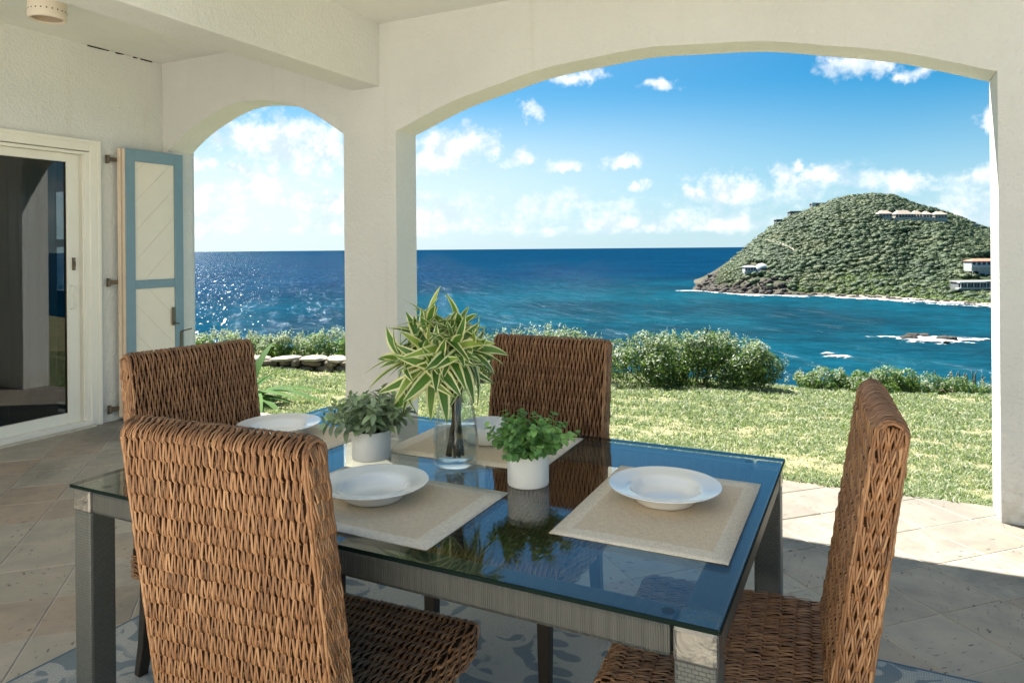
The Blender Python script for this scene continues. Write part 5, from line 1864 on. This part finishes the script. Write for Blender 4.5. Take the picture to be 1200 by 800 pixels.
# long villa of five hipped pavilions
v = house('long_villa', 'long cream villa with five hipped roofs high on the hill', 1066, 258.5, 0, lift=1.2)
v.scale = (.74, .74, .66)
block(v, -30, -17, 0, 8, 2.6, 6.4, 'villa_wall', 4, 'villa_roof', rh=3.8)
block(v, -29.5, -20, 2, 8, -1, 2.4, 'villa_wall', 2)
block(v, -13.5, 4, 0, 9, 1, 5.6, 'villa_wall', 0, 'villa_roof', rh=4.6)
block(v, 4.2, 14, 1.0, 9, 1, 5.6, 'villa_wall', 0, 'villa_roof', rh=4.0)
block(v, 14.2, 23, 0.5, 9, 1, 5.2, 'villa_wall', 3, 'villa_roof', rh=3.8)
block(v, 26, 38, 1, 9, .5, 5.0, 'villa_wall', 4, 'villa_roof', rh=3.6)
for k in range(9):
    x = -12.6 + k * 3.0
    MB().box(x - 1.15, x + 1.15, .78 - (.9 if x < 4 else 0), .98 - (.9 if x < 4 else 0), 1.2, 4.9).build('window', 'far_window', v)
    MB().box(x + 1.22, x + 1.78, -1.0, -.5, 1, 5.3).build('column', 'villa_wall', v)
MB().box(-16, 24, -2.2, 0, -2.5, 1.0).build('terrace', 'villa_wall', v)
MB().box(-16, 24, -2.4, -2.2, 1.0, 1.9).build('parapet', 'villa_wall', v)
# ridge houses
g = house('ridge_house', 'grey flat roofed house on the left shoulder of the ridge', 934, 249)
block(g, -6, 5, 0, 6, -1, 3.0, 'house_grey', 4, 'roof_grey', 'flat', .5)
block(g, -1, 6, -2, 0, -2, 1.4, 'house_white', 3)
g = house('ridge_house', 'low dark grey house at the left end of the ridge houses', 914, 251)
block(g, -6, 6, 0, 6, -1, 2.0, 'house_grey', 3, 'roof_grey', 'flat', .4)
g = house('summit_house', 'small pale house near the summit left of the long villa', 963, 241)
block(g, -7.5, 7, 0, 6, -1, 2.6, 'house_grey', 4, 'roof_grey', 'flat', .5)
MB().box(-8.2, -5, -.6, 0, -1, 3.2).build('wing', 'house_white', g)
# domed house
g = house('domed_house', 'white domed house low on the left slope above the rocks', 889, 318, lift=.3)
MB().lathe([(5.6, -3), (5.6, .8), (5.2, 2.6), (4.2, 4.2), (2.6, 5.4), (1.0, 5.95), (.01, 6.05)], 28, c=(4.0, 4, 0)).build('dome', 'house_white', g, True)
g.scale = (.8, .8, .8)
block(g, -11, -2, 0, 7, -.5, 3.2, 'house_white', 4, 'house_white', 'hip', 1.3, wz=(.6, 2.4))
MB().box(-12, 0, -1.6, 0, -3, -.4).build('terrace', 'concrete', g)
MB().box(1.5, 6.5, -2.0, -.6, -.2, 2.2).build('entrance', 'far_window', g)
block(g, 10, 18, 1, 6, -1.5, 1.4, 'house_grey', 2)
# red roofed house at the right
g = house('red_roof_house', 'white two storey house with a red roof beside the right pillar', 1150, 321)
g.scale = (.82, .82, .82)
block(g, -6.5, 18, 0, 9, 5.8, 9.0, 'house_white', 7, 'roof_red', 'hip', 1.6)
block(g, 0, 18, 1, 9, -1, 4.4, 'house_white', 0)
MB().box(-8, 18, -2.4, 0, 4.6, 5.0).build('balcony_floor', 'house_white', g)
MB().box(-8, 18, -2.4, -2.25, 5.0, 5.9).build('balustrade', 'house_white', g)
for k in range(6):
    MB().box(-7.2 + k * 4.4, -6.8 + k * 4.4, -2.3, -1.9, -2, 4.6).build('column', 'house_white', g)
for k in range(4):
    MB().box(1 + k * 4.2, 3.6 + k * 4.2, .85, .98, 2.2, 4.2).build('window', 'far_window', g)
# lower long house
g = house('lower_house', 'low long house with a wide veranda just above the beach', 1146, 339)
g.scale = (.85, .85, .8)
block(g, -12, 16, 0, 8, 1.5, 5.0, 'house_grey', 0, 'roof_grey', 'flat', .7)
MB().box(-13, 4, -3.4, -.02, 4.6, 5.4).build('veranda_roof', 'house_white', g)
MB().box(-14, 16, -3.6, 0, .6, 1.4).build('veranda_floor', 'house_white', g)
for k in range(5):
    MB().box(-12.6 + k * 4.0, -12.2 + k * 4.0, -3.4, -3.0, 1.4, 4.6).build('column', 'house_white', g)
    MB().box(-11.6 + k * 4.0, -9.2 + k * 4.0, -.16, -.03, 1.6, 4.3).build('window', 'far_window', g)
MB().box(-6, 16, -2, 8, -3, .6).build('basement', 'house_grey', g)
for k in range(3):
    MB().box(5.0 + k * 3.6, 7.2 + k * 3.6, -.16, -.03, 2.2, 4.2).build('window', 'far_window', g)
# small white hut at the right shoulder
g = house('white_hut', 'tiny white hut among trees on the right shoulder of the hill', 1144, 269, lift=1.5)
block(g, -2, 2, 0, 3, 0, 2.6, 'house_white', 1, 'house_white', 'flat', .3)
# bare dirt track cut across the left slope
tp = [(897, 284.5), (906, 286), (914, 288.5), (922, 292), (930, 296)]
tv = []
for (a, b) in tp:
    p, s = on_hill(a, b)
    q0 = hill(np.array(p), np.array(s)); q1 = hill(np.array(p), np.array(s + .011))
    tv += [q0 + np.array([0, 0, 1.6]) - CF * 1.0, q1 + np.array([0, 0, 2.4])]
mb = MB().add(tv, [(2 * i, 2 * i + 2, 2 * i + 3, 2 * i + 1) for i in range(len(tp) - 1)])
tr = mb.build('dirt_track', 'bare_track')
tag(tr, kind='structure')
